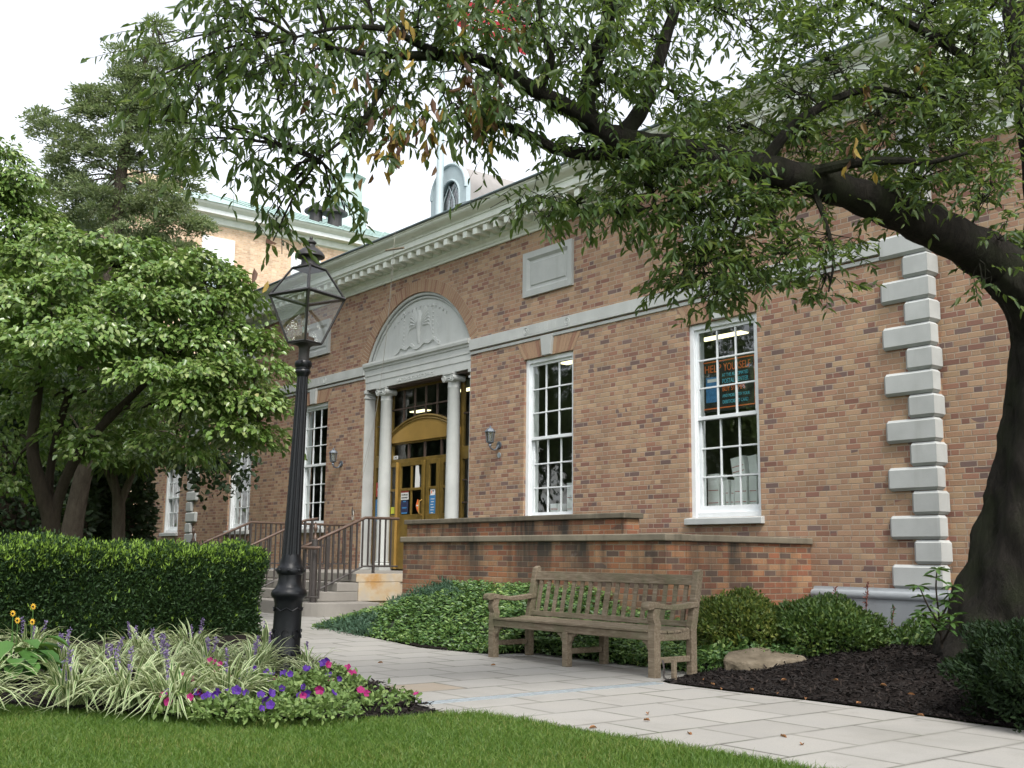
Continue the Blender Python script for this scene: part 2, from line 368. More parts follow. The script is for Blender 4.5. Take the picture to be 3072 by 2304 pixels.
def ground_mat(name, stops, scale=14, rough=.95, bump=.6, bs=60):
    t = NT(name); n = t.m('ADD', t.m('MULTIPLY', t.noise(scale, 6, None, .7), .7), t.m('MULTIPLY', t.noise(1.1, 3), .3))
    return t.done(t.pbsdf(t.ramp(n, stops), rough, t.bump(t.noise(bs, 5, None, .7), bump, .02), spec=.15))
M['soil'] = ground_mat('dark_mulch', [(.3, (.004, .003, .0025)), (.5, (.009, .0065, .0055)), (.68, (.019, .013, .011))], 45)
M['turf'] = ground_mat('turf', [(.3, (.035, .06, .012)), (.5, (.055, .10, .018)), (.7, (.09, .10, .03))], 18)
M['chip'] = leaf_mat('mulch_chip', [(0, (.004, .003, .0025)), (.7, (.011, .0075, .006)), (1, (.03, .019, .014))], .9, .0)
def teak():
    t = NT('weathered_teak'); mp = t.n('Mapping', {'Vector': t.obj(), 'Scale': (3, 22, 22)}).outputs[0]
    n = t.noise(2.2, 7, mp, .7)
    c = t.ramp(n, [(.25, (.085, .062, .040)), (.5, (.175, .14, .098)), (.75, (.285, .24, .178))])
    c = t.mix(t.m('MULTIPLY', t.ramp(t.noise(4, 5), [(.48, 0), (.7, 1)]), .55), c, (.095, .105, .055))
    return t.done(t.pbsdf(c, .85, t.bump(n, .5, .006), spec=.2))
M['teak'] = teak()
def paver_mat():
    t = NT('concrete_pavers'); s = t.n('SeparateXYZ', {0: t.obj()}); x, y, z = s.outputs
    wob = t.m('MULTIPLY', t.m('SUBTRACT', t.noise(2.5, 2), .5), .012)
    cu = t.m('DIVIDE', t.m('ADD', t.m('ADD', x, wob), 100.27), .47); col_i = t.m('FLOOR', cu); fu = t.m('MULTIPLY', t.m('FRACT', cu), .47)
    off = t.m('ADD', t.m('MULTIPLY', t.m('MODULO', col_i, 2.0), .305), t.m('MULTIPLY', t.n('TexWhiteNoise', {'W': col_i}, noise_dimensions='1D').outputs[0], .06))
    cv = t.m('DIVIDE', t.m('ADD', t.m('ADD', y, off), 100.0), .61); row_i = t.m('FLOOR', cv); fv = t.m('MULTIPLY', t.m('FRACT', cv), .61)
    du = t.m('MINIMUM', fu, t.m('SUBTRACT', .47, fu)); dv = t.m('MINIMUM', fv, t.m('SUBTRACT', .61, fv)); d = t.m('MINIMUM', du, dv)
    wn = t.n('TexWhiteNoise', {'Vector': t.n('CombineXYZ', {0: col_i, 1: row_i, 2: 1.7}).outputs[0]}, noise_dimensions='3D').outputs[0]
    jw = t.m('ADD', .0022, t.m('MULTIPLY', t.ramp(t.noise(1.7, 3), [(.35, 0), (.7, 1)]), .0045))
    mask = t.m('DIVIDE', t.m('SUBTRACT', d, jw), .0025, clamp=True)
    base = t.ramp(wn, [(0, (.27, .262, .243)), (.5, (.315, .306, .285)), (.97, (.29, .282, .262)), (.988, (.30, .245, .185))])
    base = t.mix(t.ramp(t.noise(2.0, 6, None, .65), [(.35, 0), (.75, .35)]), base, (.36, .34, .30))
    base = t.mix(t.ramp(t.noise(160, 2), [(.4, 0), (.75, .3)]), base, (.16, .157, .145))
    base = t.mix(t.ramp(t.noise(.55, 6, None, .7), [(.5, 0), (.72, .45)]), base, (.16, .155, .13))
    base = t.mix(t.ramp(t.m('ADD', d, t.m('MULTIPLY', t.noise(6, 4), .05)), [(.022, .55), (.055, 0)]), base, (.13, .125, .105))
    jc = t.mix(t.ramp(t.noise(3, 3), [(.45, 0), (.6, 1)]), (.045, .042, .035), (.04, .06, .02))
    mask = t.m('MAXIMUM', mask, t.ramp(t.noise(1.3, 4, None, .6), [(.42, 0), (.56, .82)]))
    h = t.m('ADD', t.m('MULTIPLY', mask, 1.0), t.m('MULTIPLY', wn, .25))
    return t.done(t.pbsdf(t.mix(mask, jc, base), .85, t.bump(h, .4, .006), spec=.25))
M['paver'] = paver_mat()
def rustone():
    t = NT('rust_stained_granite')
    c = t.ramp(t.noise(2.3, 5, None, .6), [(.35, (.40, .36, .30)), (.5, (.46, .37, .25)), (.66, (.42, .25, .10))])
    c = t.mix(t.ramp(t.noise(5, 4), [(.5, 0), (.7, .5)]), c, (.5, .48, .43))
    return t.done(t.pbsdf(c, .85, t.bump(t.noise(70, 4), .3, .006), spec=.25))
M['rust_granite'] = rustone()
def rock_mat():
    t = NT('brown_boulder'); n = t.noise(5, 7, None, .65)
    c = t.ramp(n, [(.3, (.085, .07, .048)), (.55, (.17, .14, .10)), (.75, (.24, .205, .155))])
    return t.done(t.pbsdf(c, .9, t.bump(n, .6, .03), spec=.2))
M['rock'] = rock_mat()
def flag_mat(name, col): return simple(name, col, .8, .08, 5)
M['flag_red'] = flag_mat('flag_red', (.55, .045, .06)); M['flag_white'] = flag_mat('flag_white', (.75, .75, .75)); M['flag_blue'] = flag_mat('flag_blue', (.05, .09, .28))

def text_mesh(name, body, size, mat, parent, loc, rot=(R(90), 0, 0), align='LEFT', extr=.002, sx=1.0):
    cu = bpy.data.curves.new(name, 'FONT'); cu.body = body; cu.size = size; cu.align_x = align; cu.extrude = extr; cu.resolution_u = 3
    o = bpy.data.objects.new(name, cu); C.objects.link(o)
    dg = bpy.context.evaluated_depsgraph_get(); me = bpy.data.meshes.new_from_object(o.evaluated_get(dg))
    bpy.data.objects.remove(o); bpy.data.curves.remove(cu)
    me.name = name; me.materials.clear(); me.materials.append(mat)
    t = bpy.data.objects.new(name, me); C.objects.link(t); t.location = loc; t.rotation_euler = rot; t.scale = (sx, 1, 1)
    if parent is not None: t.parent = parent
    return t
# ================================================================== the setting
def smooth(a, b, x): 
    t = min(1, max(0, (x - a) / (b - a))); return t * t * (3 - 2 * t)
def gh(x, y): return .10 * (1 - smooth(2.2, 7, x))              # the path climbs a little to the steps
def sheet(name, poly, z, mat, step=.5, kind='structure'):
    """a sheet over polygon outline, following the ground, cut into strips"""
    from mathutils.geometry import delaunay_2d_cdt
    P = [Vector(p) for p in poly]; xs = [p.x for p in P]; ys = [p.y for p in P]
    def inside(x, y):
        c = False; j = len(P) - 1
        for i in range(len(P)):
            if (P[i].y > y) != (P[j].y > y) and x < (P[j].x - P[i].x) * (y - P[i].y) / (P[j].y - P[i].y + 1e-12) + P[i].x: c = not c
            j = i
        return c
    pts = list(P); n = len(P); edges = [(i, (i + 1) % n) for i in range(n)]
    x = min(xs) + step / 2
    while x < max(xs):
        y = min(ys) + step / 2
        while y < max(ys):
            if inside(x, y): pts.append(Vector((x, y)))
            y += step
        x += step
    vs, es, fs, *_ = delaunay_2d_cdt(pts, edges, [], 1, 1e-5)
    fs = [f if (vs[f[1]] - vs[f[0]]).cross(vs[f[2]] - vs[f[0]]) > 0 else f[::-1] for f in fs]
    zf = z if callable(z) else (lambda x, y: gh(x, y) + z)
    mb = MB(); mb.add([(v.x, v.y, zf(v.x, v.y)) for v in vs], [tuple(f) for f in fs])
    return tag(mb.build(name, mat, smooth=True), kind=kind)
g = MB(); g.box(-300, 300, -300, 300, -.5, -.03); tag(g.build('ground', M['turf']), kind='structure')

LAWN = [(9.2, -9.3), (9.67, -9.01), (10.11, -8.72), (10.47, -8.53), (10.8, -8.2), (11.11, -7.81), (11.23, -7.39), (11.24, -7.02), (11.37, -6.82), (11.78, -6.74),
        (12.32, -6.74), (12.73, -6.70), (13.1, -6.66), (13.54, -6.61), (15.5, -6.5), (18.5, -6.4), (18.5, -15), (-2, -15), (-2, -11), (5, -10.5), (7.6, -10)]
sheet('lawn', LAWN, .006, M['turf'])
PATH = [(19, -4.3), (19, -7.2), (13, -7.2), (10.75, -7.1), (10.5, -6.72), (10.16, -6.62), (9.48, -6.5), (8.2, -6.2), (7.0, -5.8), (5.9, -5.4), (5.4, -5.1), (1, -5.0), (-9, -5.0), (-9, -3.5), (-3, -2.3),
        (3.2, -2.3), (3.9, -3.85), (4.1, -3.94), (5.55, -4.14), (6.84, -4.3), (7.58, -4.2), (7.95, -4.12), (7.95, -3.6), (10.5, -3.66), (10.62, -4.42), (10.79, -4.5), (11.42, -4.5), (12.12, -4.44), (12.69, -4.44), (13.39, -4.5)]
sheet('path', PATH, .004, M['paver'], .6)
LBED = [(9.2, -9.3), (9.67, -9.01), (10.11, -8.72), (10.47, -8.53), (10.8, -8.2), (11.11, -7.81), (11.23, -7.39), (11.24, -7.02), (10.75, -6.92), (10.16, -6.68), (9.48, -6.55), (8.2, -6.25), (7.0, -5.85), (5.9, -5.45), (5.4, -5.15), (3.6, -5.15), (3.6, -9.8), (7.6, -10)]
def lz(x, y):
    d = min(math.hypot(x - a, y - b) for a, b in LBED); return gh(x, y) + .010 + .05 * smooth(0, .5, d) + .012 * math.sin(x * 9) * math.sin(y * 11) * smooth(0, .3, d)
sheet('mulch_bed', LBED, lz, M['soil'], .16)
RBED = [(3.72, -2.5), (4.1, -3.9), (5.55, -4.11), (6.84, -4.27), (7.58, -4.17), (7.97, -4.05), (7.97, -3.62), (10.5, -3.68), (10.64, -4.38), (10.79, -4.47), (11.42, -4.47), (12.12, -4.41), (12.69, -4.41), (13.39, -4.47), (19, -4.27), (19, .1), (8.9, .1), (8.9, -2.5)]
def rz_(x, y):
    d = min(math.hypot(x - a, y - b) for a, b in RBED)
    e = min(abs(y + 4.45), 3) if x > 10.6 else 1
    return gh(x, y) + .012 + .22 * smooth(.1, 2.2, y + 4.45) * smooth(9.6, 11.5, x) + .018 * math.sin(x * 8) * math.sin(y * 9 + 1) * smooth(0, .4, d)
sheet('mulch_mound', RBED, rz_, M['soil'], .2)

# ================================================================== the post office
PO = thing('post_office', 'long tan brick post office with arched stone entrance and white cornice', 'building')
ZT = 6.36
def wall_front():
    mb = MB(); Y = 0.0; T = .32
    ops = [(-8.130, -6.913, 1.55, 4.21), (-4.519, -3.303, 1.55, 4.21), (3.303, 4.519, 1.55, 4.21), (6.913, 8.130, 1.55, 4.21)]
    X0, X1 = -10.56, 10.56
    cuts = sorted([X0, X1] + [a for o in ops for a in o[:2]] + [-1.8, 1.8])
    for a, b in zip(cuts[:-1], cuts[1:]):
        if (a, b) == (-1.8, 1.8): continue
        o = [o for o in ops if o[0] == a]
        for z0, z1 in ([(0, o[0][2]), (o[0][3], ZT)] if o else [(0, ZT)]): mb.quad((a, Y, z0), (b, Y, z0), (b, Y, z1), (a, Y, z1))
        if o:
            z0, z1 = o[0][2:]
            mb.quad((a, Y, z0), (a, Y, z1), (a, T, z1), (a, T, z0)); mb.quad((b, Y, z0), (b, T, z0), (b, T, z1), (b, Y, z1))
            mb.quad((a, Y, z1), (b, Y, z1), (b, T, z1), (a, T, z1)); mb.quad((a, Y, z0), (a, T, z0), (b, T, z0), (b, Y, z0))
    n = 32; xs = [-1.8 + 3.6 * i / n for i in range(n + 1)]; az = lambda x: 4.0 + math.sqrt(1.95 ** 2 - x * x)
    for a, b in zip(xs[:-1], xs[1:]):
        mb.quad((a, Y, az(a)), (b, Y, az(b)), (b, Y, ZT), (a, Y, ZT)); mb.quad((a, Y, az(a)), (a, T, az(a)), (b, T, az(b)), (b, Y, az(b)))
    for s in (-1.8, 1.8):
        q = [(s, Y, 0), (s, T, 0), (s, T, az(1.8)), (s, Y, az(1.8))]; mb.quad(*(q if s > 0 else q[::-1]))
    mb.quad((X1, 0, 0), (X1, 5, 0), (X1, 5, ZT), (X1, 0, ZT)); mb.quad((X0, 5, 0), (X0, 0, 0), (X0, 0, ZT), (X0, 5, ZT))
    mb.build('wall', M['brick'], PO)
wall_front()
# wings set back a hand's breadth
w = MB()
w.quad((10.563, .2, 0), (19, .2, 0), (19, .2, 6.0), (10.563, .2, 6.0)); w.quad((19, .2, 0), (19, 5, 0), (19, 5, 6.0), (19, .2, 6.0)); w.build('wing_wall', M['brick'], PO)
w = MB(); a, b, z0, z1 = -12.85, -11.75, 1.55, 3.42
for p, q, r_, s_ in [(-14.6, a, 0, 6), (b, -10.563, 0, 6), (a, b, 0, z0), (a, b, z1, 6)]: w.quad((p, .2, r_), (q, .2, r_), (q, .2, s_), (p, .2, s_))
w.quad((a, .2, z0), (a, .2, z1), (a, .45, z1), (a, .45, z0)); w.quad((b, .2, z0), (b, .45, z0), (b, .45, z1), (b, .2, z1)); w.quad((a, .2, z1), (b, .2, z1), (b, .45, z1), (a, .45, z1))
w.quad((-14.6, .2, 0), (-14.6, .2, 6), (-14.6, 4, 6), (-14.6, 4, 0)); w.build('wing_wall', M['brick'], PO)
w = MB(); w.extr([(.2, 5.7), (.14, 5.72), (.12, 5.95), (-.05, 6.0), (-.05, 6.12), (-.2, 6.2), (-.2, 6.24), (.6, 6.3), (.6, 5.7)], 'x', 10.70, 19); w.build('wing_cornice', M['cornice'], PO)
w = MB(); w.extr([(.2, 5.7), (.14, 5.72), (.12, 5.95), (-.05, 6.0), (-.05, 6.12), (-.2, 6.2), (-.2, 6.24), (.6, 6.3), (.6, 5.7)], 'x', -14.75, -10.70); w.build('wing_cornice', M['cornice'], PO)
# dark room behind the glass
w = MB(); 
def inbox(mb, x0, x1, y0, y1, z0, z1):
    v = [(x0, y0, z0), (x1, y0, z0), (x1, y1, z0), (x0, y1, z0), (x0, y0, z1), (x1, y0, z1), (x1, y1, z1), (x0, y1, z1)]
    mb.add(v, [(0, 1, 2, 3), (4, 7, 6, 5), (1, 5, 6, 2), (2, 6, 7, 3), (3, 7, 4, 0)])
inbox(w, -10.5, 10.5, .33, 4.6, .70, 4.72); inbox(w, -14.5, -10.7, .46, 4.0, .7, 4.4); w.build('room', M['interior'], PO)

def brick_ring():
    ring = MB(); n = 64; a0 = math.acos(2.02 / 2.19)
    for i in range(n):
        a, b = [a0 + (math.pi - 2 * a0) * t / n for t in (i, i + 1)]
        P = lambda r, t: (r * math.cos(t), -.003, 4.0 + r * math.sin(t))
        ring.quad(P(1.95, b), P(1.95, a), P(2.19, a), P(2.19, b))
    r0 = ring.build('arch_ring', M['mortar'], PO)
    mb = MB(); n = 70; gap = .0032
    for i in range(n):
        a = a0 + (math.pi - 2 * a0) * i / n + gap; b = a0 + (math.pi - 2 * a0) * (i + 1) / n - gap
        P = lambda r, t, y: (r * math.cos(t), y, 4.0 + r * math.sin(t))
        mb.hexa([P(1.952, b, .1), P(1.952, a, .1), P(2.187, a, .1), P(2.187, b, .1)], [P(1.952, b, -.008), P(1.952, a, -.008), P(2.187, a, -.008), P(2.187, b, -.008)])
    mb.build('arch_brick', M['voussoir'], r0)
brick_ring()

def make_window(x0, x1, z0, z1, Y=0.0, rows=3, key=True, parent=PO):
    zc = (z0 + z1) / 2 + .02
    fr = MB(); y0, y1 = Y + .045, Y + .26; fw = .075
    fr.box(x0, x0 + fw, y0, y1, z0, z1); fr.box(x1 - fw, x1, y0, y1, z0, z1); fr.box(x0 + fw, x1 - fw, y0, y1, z1 - fw, z1); fr.box(x0 + fw, x1 - fw, y0 + .02, y1, z0, z0 + .07)
    fr.box(x0 + fw, x0 + fw + .018, y0 + .03, y0 + .06, z0 + .07, z1 - fw); fr.box(x1 - fw - .018, x1 - fw, y0 + .03, y0 + .06, z0 + .07, z1 - fw)
    win = fr.build('window', M['white'], parent, bevel=.004)
    si = MB(); si.extr([(Y - .065, z0 - .095), (Y + .25, z0 - .095), (Y + .25, z0 + .005), (Y + .04, z0 + .005), (Y - .065, z0 - .015)], 'x', x0 - .05, x1 + .05); si.build('sill', M['quoin'], win, bevel=.006)
    def sash(y, za, zb, nm, bot):
        s = MB(); xa, xb = x0 + fw + .004, x1 - fw - .004; st = .045; t = .04
        s.box(xa, xa + st, y, y + t, za, zb); s.box(xb - st, xb, y, y + t, za, zb); s.box(xa + st, xb - st, y, y + t, zb - st, zb); s.box(xa + st, xb - st, y, y + t, za, za + bot)
        gx0, gx1, gz0, gz1 = xa + st, xb - st, za + bot, zb - st
        for i in (1, 2): cx = gx0 + (gx1 - gx0) * i / 3; s.box(cx - .011, cx + .011, y + .006, y + t - .004, gz0, gz1)
        for i in range(1, rows): cz = gz0 + (gz1 - gz0) * i / rows; s.box(gx0, gx1, y + .003, y + t - .007, cz - .011, cz + .011)
        s.build('sash', M['white'], win, bevel=.003)
        for i in range(1): 
            p = MB(); k = 3 * rows
            for a in range(3):                      # the old panes each sit at a slightly different angle
                for b in range(rows):
                    ax, bx = gx0 + (gx1 - gx0) * a / 3, gx0 + (gx1 - gx0) * (a + 1) / 3; az, bz = gz0 + (gz1 - gz0) * b / rows, gz0 + (gz1 - gz0) * (b + 1) / rows
                    d = [random.uniform(-.0025, .0025) for _ in range(3)]
                    p.quad((ax, y + .02 + d[0], az), (bx, y + .02 + d[1], az), (bx, y + .02 + d[1] + d[2], bz), (ax, y + .02 + d[0] + d[2], bz))
            p.build('pane', M['glass'], win)
    sash(Y + .085, zc - .025, z1 - fw, 'upper', .05); sash(Y + .13, z0 + .07, zc + .022, 'lower', .09)
    if key:
        c = (x0 + x1) / 2; ks = MB(); ks.hexa([(c - .105, Y + .05, z1 + .002), (c + .105, Y + .05, z1 + .002), (c + .145, Y + .05, z1 + .325), (c - .145, Y + .05, z1 + .325)],
                                              [(c - .105, Y - .055, z1 + .002), (c + .105, Y - .055, z1 + .002), (c + .145, Y - .055, z1 + .325), (c - .145, Y - .055, z1 + .325)])
        ks.build('keystone', M['stone'], win, bevel=.006)
        bed = MB(); bed.quad((x0, Y - .003, z1), (x1, Y - .003, z1), (x1 + .19, Y - .003, z1 + .285), (x0 - .19, Y - .003, z1 + .285)); bed.build('lintel_bed', M['mortar'], win)
        n = 17; lbs = [MB(), MB()]
        for i in range(n):
            f0, f1 = i / n, (i + 1) / n; g_ = .004
            a0_, a1_ = x0 + (x1 - x0) * f0 + g_, x0 + (x1 - x0) * f1 - g_; b0_, b1_ = x0 - .19 + (x1 - x0 + .38) * f0 + g_, x0 - .19 + (x1 - x0 + .38) * f1 - g_
            if abs((a0_ + a1_) / 2 - c) < .09: continue
            lbs[0 if i < n / 2 else 1].hexa([(a0_, Y + .04, z1 + .003), (a1_, Y + .04, z1 + .003), (b1_, Y + .04, z1 + .282), (b0_, Y + .04, z1 + .282)], [(a0_, Y - .008, z1 + .003), (a1_, Y - .008, z1 + .003), (b1_, Y - .008, z1 + .282), (b0_, Y - .008, z1 + .282)])
        for lb in lbs: lb.build('lintel_brick', M['voussoir'], win)
    return win
for a, b in [(6.913, 8.130), (3.303, 4.519), (-4.519, -3.303), (-8.130, -6.913)]: make_window(a, b, 1.55, 4.21)
make_window(-12.85, -11.75, 1.55, 3.42, .2, rows=2)

# belt course with its carved bays
for s in (1, -1):
    X0, X1 = sorted((1.80 * s, 9.98 * s)); o = 0
    mb = MB(); mb.box(X0, X1, -.05, .02, 4.575, 4.765); mb.box(X0, X1, -.022, .02, 4.502, 4.552); bc = mb.build('belt_course', M['stone'], PO, bevel=.006)
    for c in (3.911 * s, 7.5215 * s):
        for k in range(5):
            cv = MB()
            for j in (-1, 0, 1): cv.box(c + (k - 2) * .20 + j * .035 - .007, c + (k - 2) * .20 + j * .035 + .007, -.054, -.051, 4.61, 4.73)
            cv.box(c + (k - 2) * .20 - .045, c + (k - 2) * .20 + .045, -.0525, -.0508, 4.605, 4.735); cv.build('carving', M['stone'], bc)
        for e in (-.515, .515):
            cv = MB()
            cv.tube([(c + e + .060 * math.cos(t), -.052, 4.67 + .060 * math.sin(t)) for t in np.linspace(0, 2 * math.pi, 21)], .006, 6)
            cv.tube([(c + e + .028 * math.cos(t), -.052, 4.67 + .028 * math.sin(t)) for t in np.linspace(0, 2 * math.pi, 13)], .006, 5); cv.box(c + e - .05, c + e + .05, -.0515, -.0505, 4.62, 4.72)
            cv.build('medallion', M['stone'], bc)
        pn = MB(); a, b, z0, z1 = c - .615, c + .615, 5.25, 6.0; f = .10
        pn.box(a, b, -.05, .02, z0, z0 + f); pn.box(a, b, -.05, .02, z1 - f, z1); pn.box(a, a + f, -.05, .02, z0 + f, z1 - f); pn.box(b - f, b, -.05, .02, z0 + f, z1 - f)
        q0, q1, q2, q3 = (a + f, z0 + f), (b - f, z0 + f), (b - f, z1 - f), (a + f, z1 - f); i_ = .045
        P = lambda q, y, dx, dz: (q[0] + dx, y, q[1] + dz)
        O = [P(q, -.05, 0, 0) for q in (q0, q1, q2, q3)]; I = [P(q0, -.006, i_, i_), P(q1, -.006, -i_, i_), P(q2, -.006, -i_, -i_), P(q3, -.006, i_, -i_)]
        pn.add(O + I, [(0, 1, 5, 4), (1, 2, 6, 5), (2, 3, 7, 6), (3, 0, 4, 7), (4, 5, 6, 7)])
        J = [P(q0, -.0065, i_ + .03, i_ + .03), P(q1, -.0065, -i_ - .03, i_ + .03), P(q2, -.0065, -i_ - .03, -i_ - .03), P(q3, -.0065, i_ + .03, -i_ - .03)]
        K = [(x, -.024, z) for x, y, z in [P(q0, 0, i_ + .045, i_ + .045), P(q1, 0, -i_ - .045, i_ + .045), P(q2, 0, -i_ - .045, -i_ - .045), P(q3, 0, i_ + .045, -i_ - .045)]]
        pn.add(J + K, [(0, 1, 5, 4), (1, 2, 6, 5), (2, 3, 7, 6), (3, 0, 4, 7), (4, 5, 6, 7)])
        pn.build('stone_panel', M['stone'], PO)

# cornice
PROF = [(0, 6.34), (-.04, 6.34), (-.045, 6.375), (-.06, 6.385), (-.075, 6.42), (-.115, 6.45), (-.13, 6.46), (-.13, 6.60), (-.455, 6.60), (-.455, 6.63), (-.50, 6.645), (-.50, 6.75), (-.525, 6.755), (-.53, 6.775),
        (-.56, 6.79), (-.60, 6.80), (-.66, 6.825), (-.69, 6.85), (-.70, 6.875), (-.72, 6.88), (-.72, 6.895)]
def cornice():
    mb = MB(); E = 10.56; n = len(PROF)
    rows = []
    for y, z in PROF:
        d = -y; rows.append([(-E - d, 4.0, z), (-E - d, -d, z), (E + d, -d, z), (E + d, 4.0, z)])
    vs = [p for r_ in rows for p in r_]
    mb.add(vs, [(4 * i + j, 4 * i + j + 1, 4 * (i + 1) + j + 1, 4 * (i + 1) + j) for i in range(n - 1) for j in range(3)])
    c = mb.build('cornice', M['cornice'], PO)
    md = MB(); md.extr([(-.128, .598), (-.128, .49), (-.16, .478), (-.30, .50), (-.42, .478), (-.425, .485), (-.425, .598)], 'x', -.058, .058)
    m0 = md.build('modillion', M['cornice'], c, bevel=.008, loc=(.08, 0, 6))
    for k in range(-36, 37):
        x = .08 + .293 * k
        if k and abs(x) < 10.75: q = m0.copy(); C.objects.link(q); q.parent = c; q.location = (x, 0, 6)
    y = .2
    while y < 2.6: q = m0.copy(); C.objects.link(q); q.parent = c; q.rotation_euler = (0, 0, R(90)); q.location = (10.56, y, 6); y += .293
    rf = MB(); rf.add([(-11.29, -.73, 6.898), (11.29, -.73, 6.898), (11.29, 4, 6.898), (-11.29, 4, 6.898), (-11.29, -.73, 6.925), (11.29, -.73, 6.925), (11.29, -.45, 6.95), (11.29, 4, 7.5), (-11.29, 4, 7.5), (-11.29, -.45, 6.95)],
                      [(0, 1, 5, 4), (4, 5, 6, 9), (9, 6, 7, 8), (1, 2, 7, 6, 5), (3, 0, 4, 9, 8)])
    rf.build('roof', M['slate'], PO)
    lp = MB(); lp.tube([(-10.6, -.745, 6.915), (11.3, -.745, 6.915)], .018, 8); lp.build('gutter_bead', M['slate'], PO)
cornice()

# quoins
def quoin(n, s, long_):
    zb = .6976 + .271 * n + .004; zt = zb + .263; b = .032; X1 = 10.615; X0 = 9.987 if long_ else 10.278; Yb = .13 if long_ else .195; P_ = .058
    mb = MB()
    outer = lambda z, e: [(X0 + e, .01), (X0 + e, -P_ + e + .002), (X1 - e, -P_ + e + .002), (X1 - e, Yb - e), (X1 - e - .25, Yb - e)]
    # rows of the block: bottom at wall, bevel, face, bevel, top
    rows = [(zb, b), (zb + b, 0), (zt - b, 0), (zt, b)]; vs = []
    for z, e in rows:
        x0 = X0 + (b if e else 0)
        vs += [(x0 - (b if not e else b) + (0 if e else 0), .012, z), (X0 + b, -P_ + e, z), (X1 - e, -P_ + e, z), (X1 - e, Yb - b, z), (X1 - .05, Yb, z)]
    fs = [(5 * i + j, 5 * i + j + 1, 5 * (i + 1) + j + 1, 5 * (i + 1) + j) for i in range(3) for j in range(4)] + [(4, 3, 2, 1, 0), (15, 16, 17, 18, 19)]
    if s < 0: vs = [(-x, y, z) for x, y, z in vs]; fs = [f[::-1] for f in fs]
    mb.add(vs, fs); return mb.build('quoin_stone', M['quoin'], PO)
for s in (1, -1):
    for n in range(20): quoin(n, s, n % 2 == 0)
# plinth
PL = [(0.0, .70), (-.045, .70), (-.05, .672), (-.06, .662), (-.085, .66), (-.105, .645), (-.115, .62), (-.11, .585), (-.095, .57), (-.095, -.05)]
for X0, X1 in ((8.945, 10.56), (-10.56, -2.25)):
    mb = MB(); n = len(PL)
    if X1 > 0: rows = [[(X0, y, z), (X1 + .055 - y * .9, y - .0, z), (X1 + .055 - y * .9, .22, z)] for y, z in [(p[0] - .02, p[1]) for p in PL]]
    else: rows = [[(X0 - .05 + y * .9, .22, z), (X0 - .05 + y * .9, y, z), (X1, y, z)] for y, z in PL]
    mb.add([p for r_ in rows for p in r_], [(3 * i + j, 3 * (i + 1) + j, 3 * (i + 1) + j + 1, 3 * i + j + 1)[::-1] for i in range(n - 1) for j in range(2)])
    mb.build('plinth', M['plinth'], PO, smooth=True)

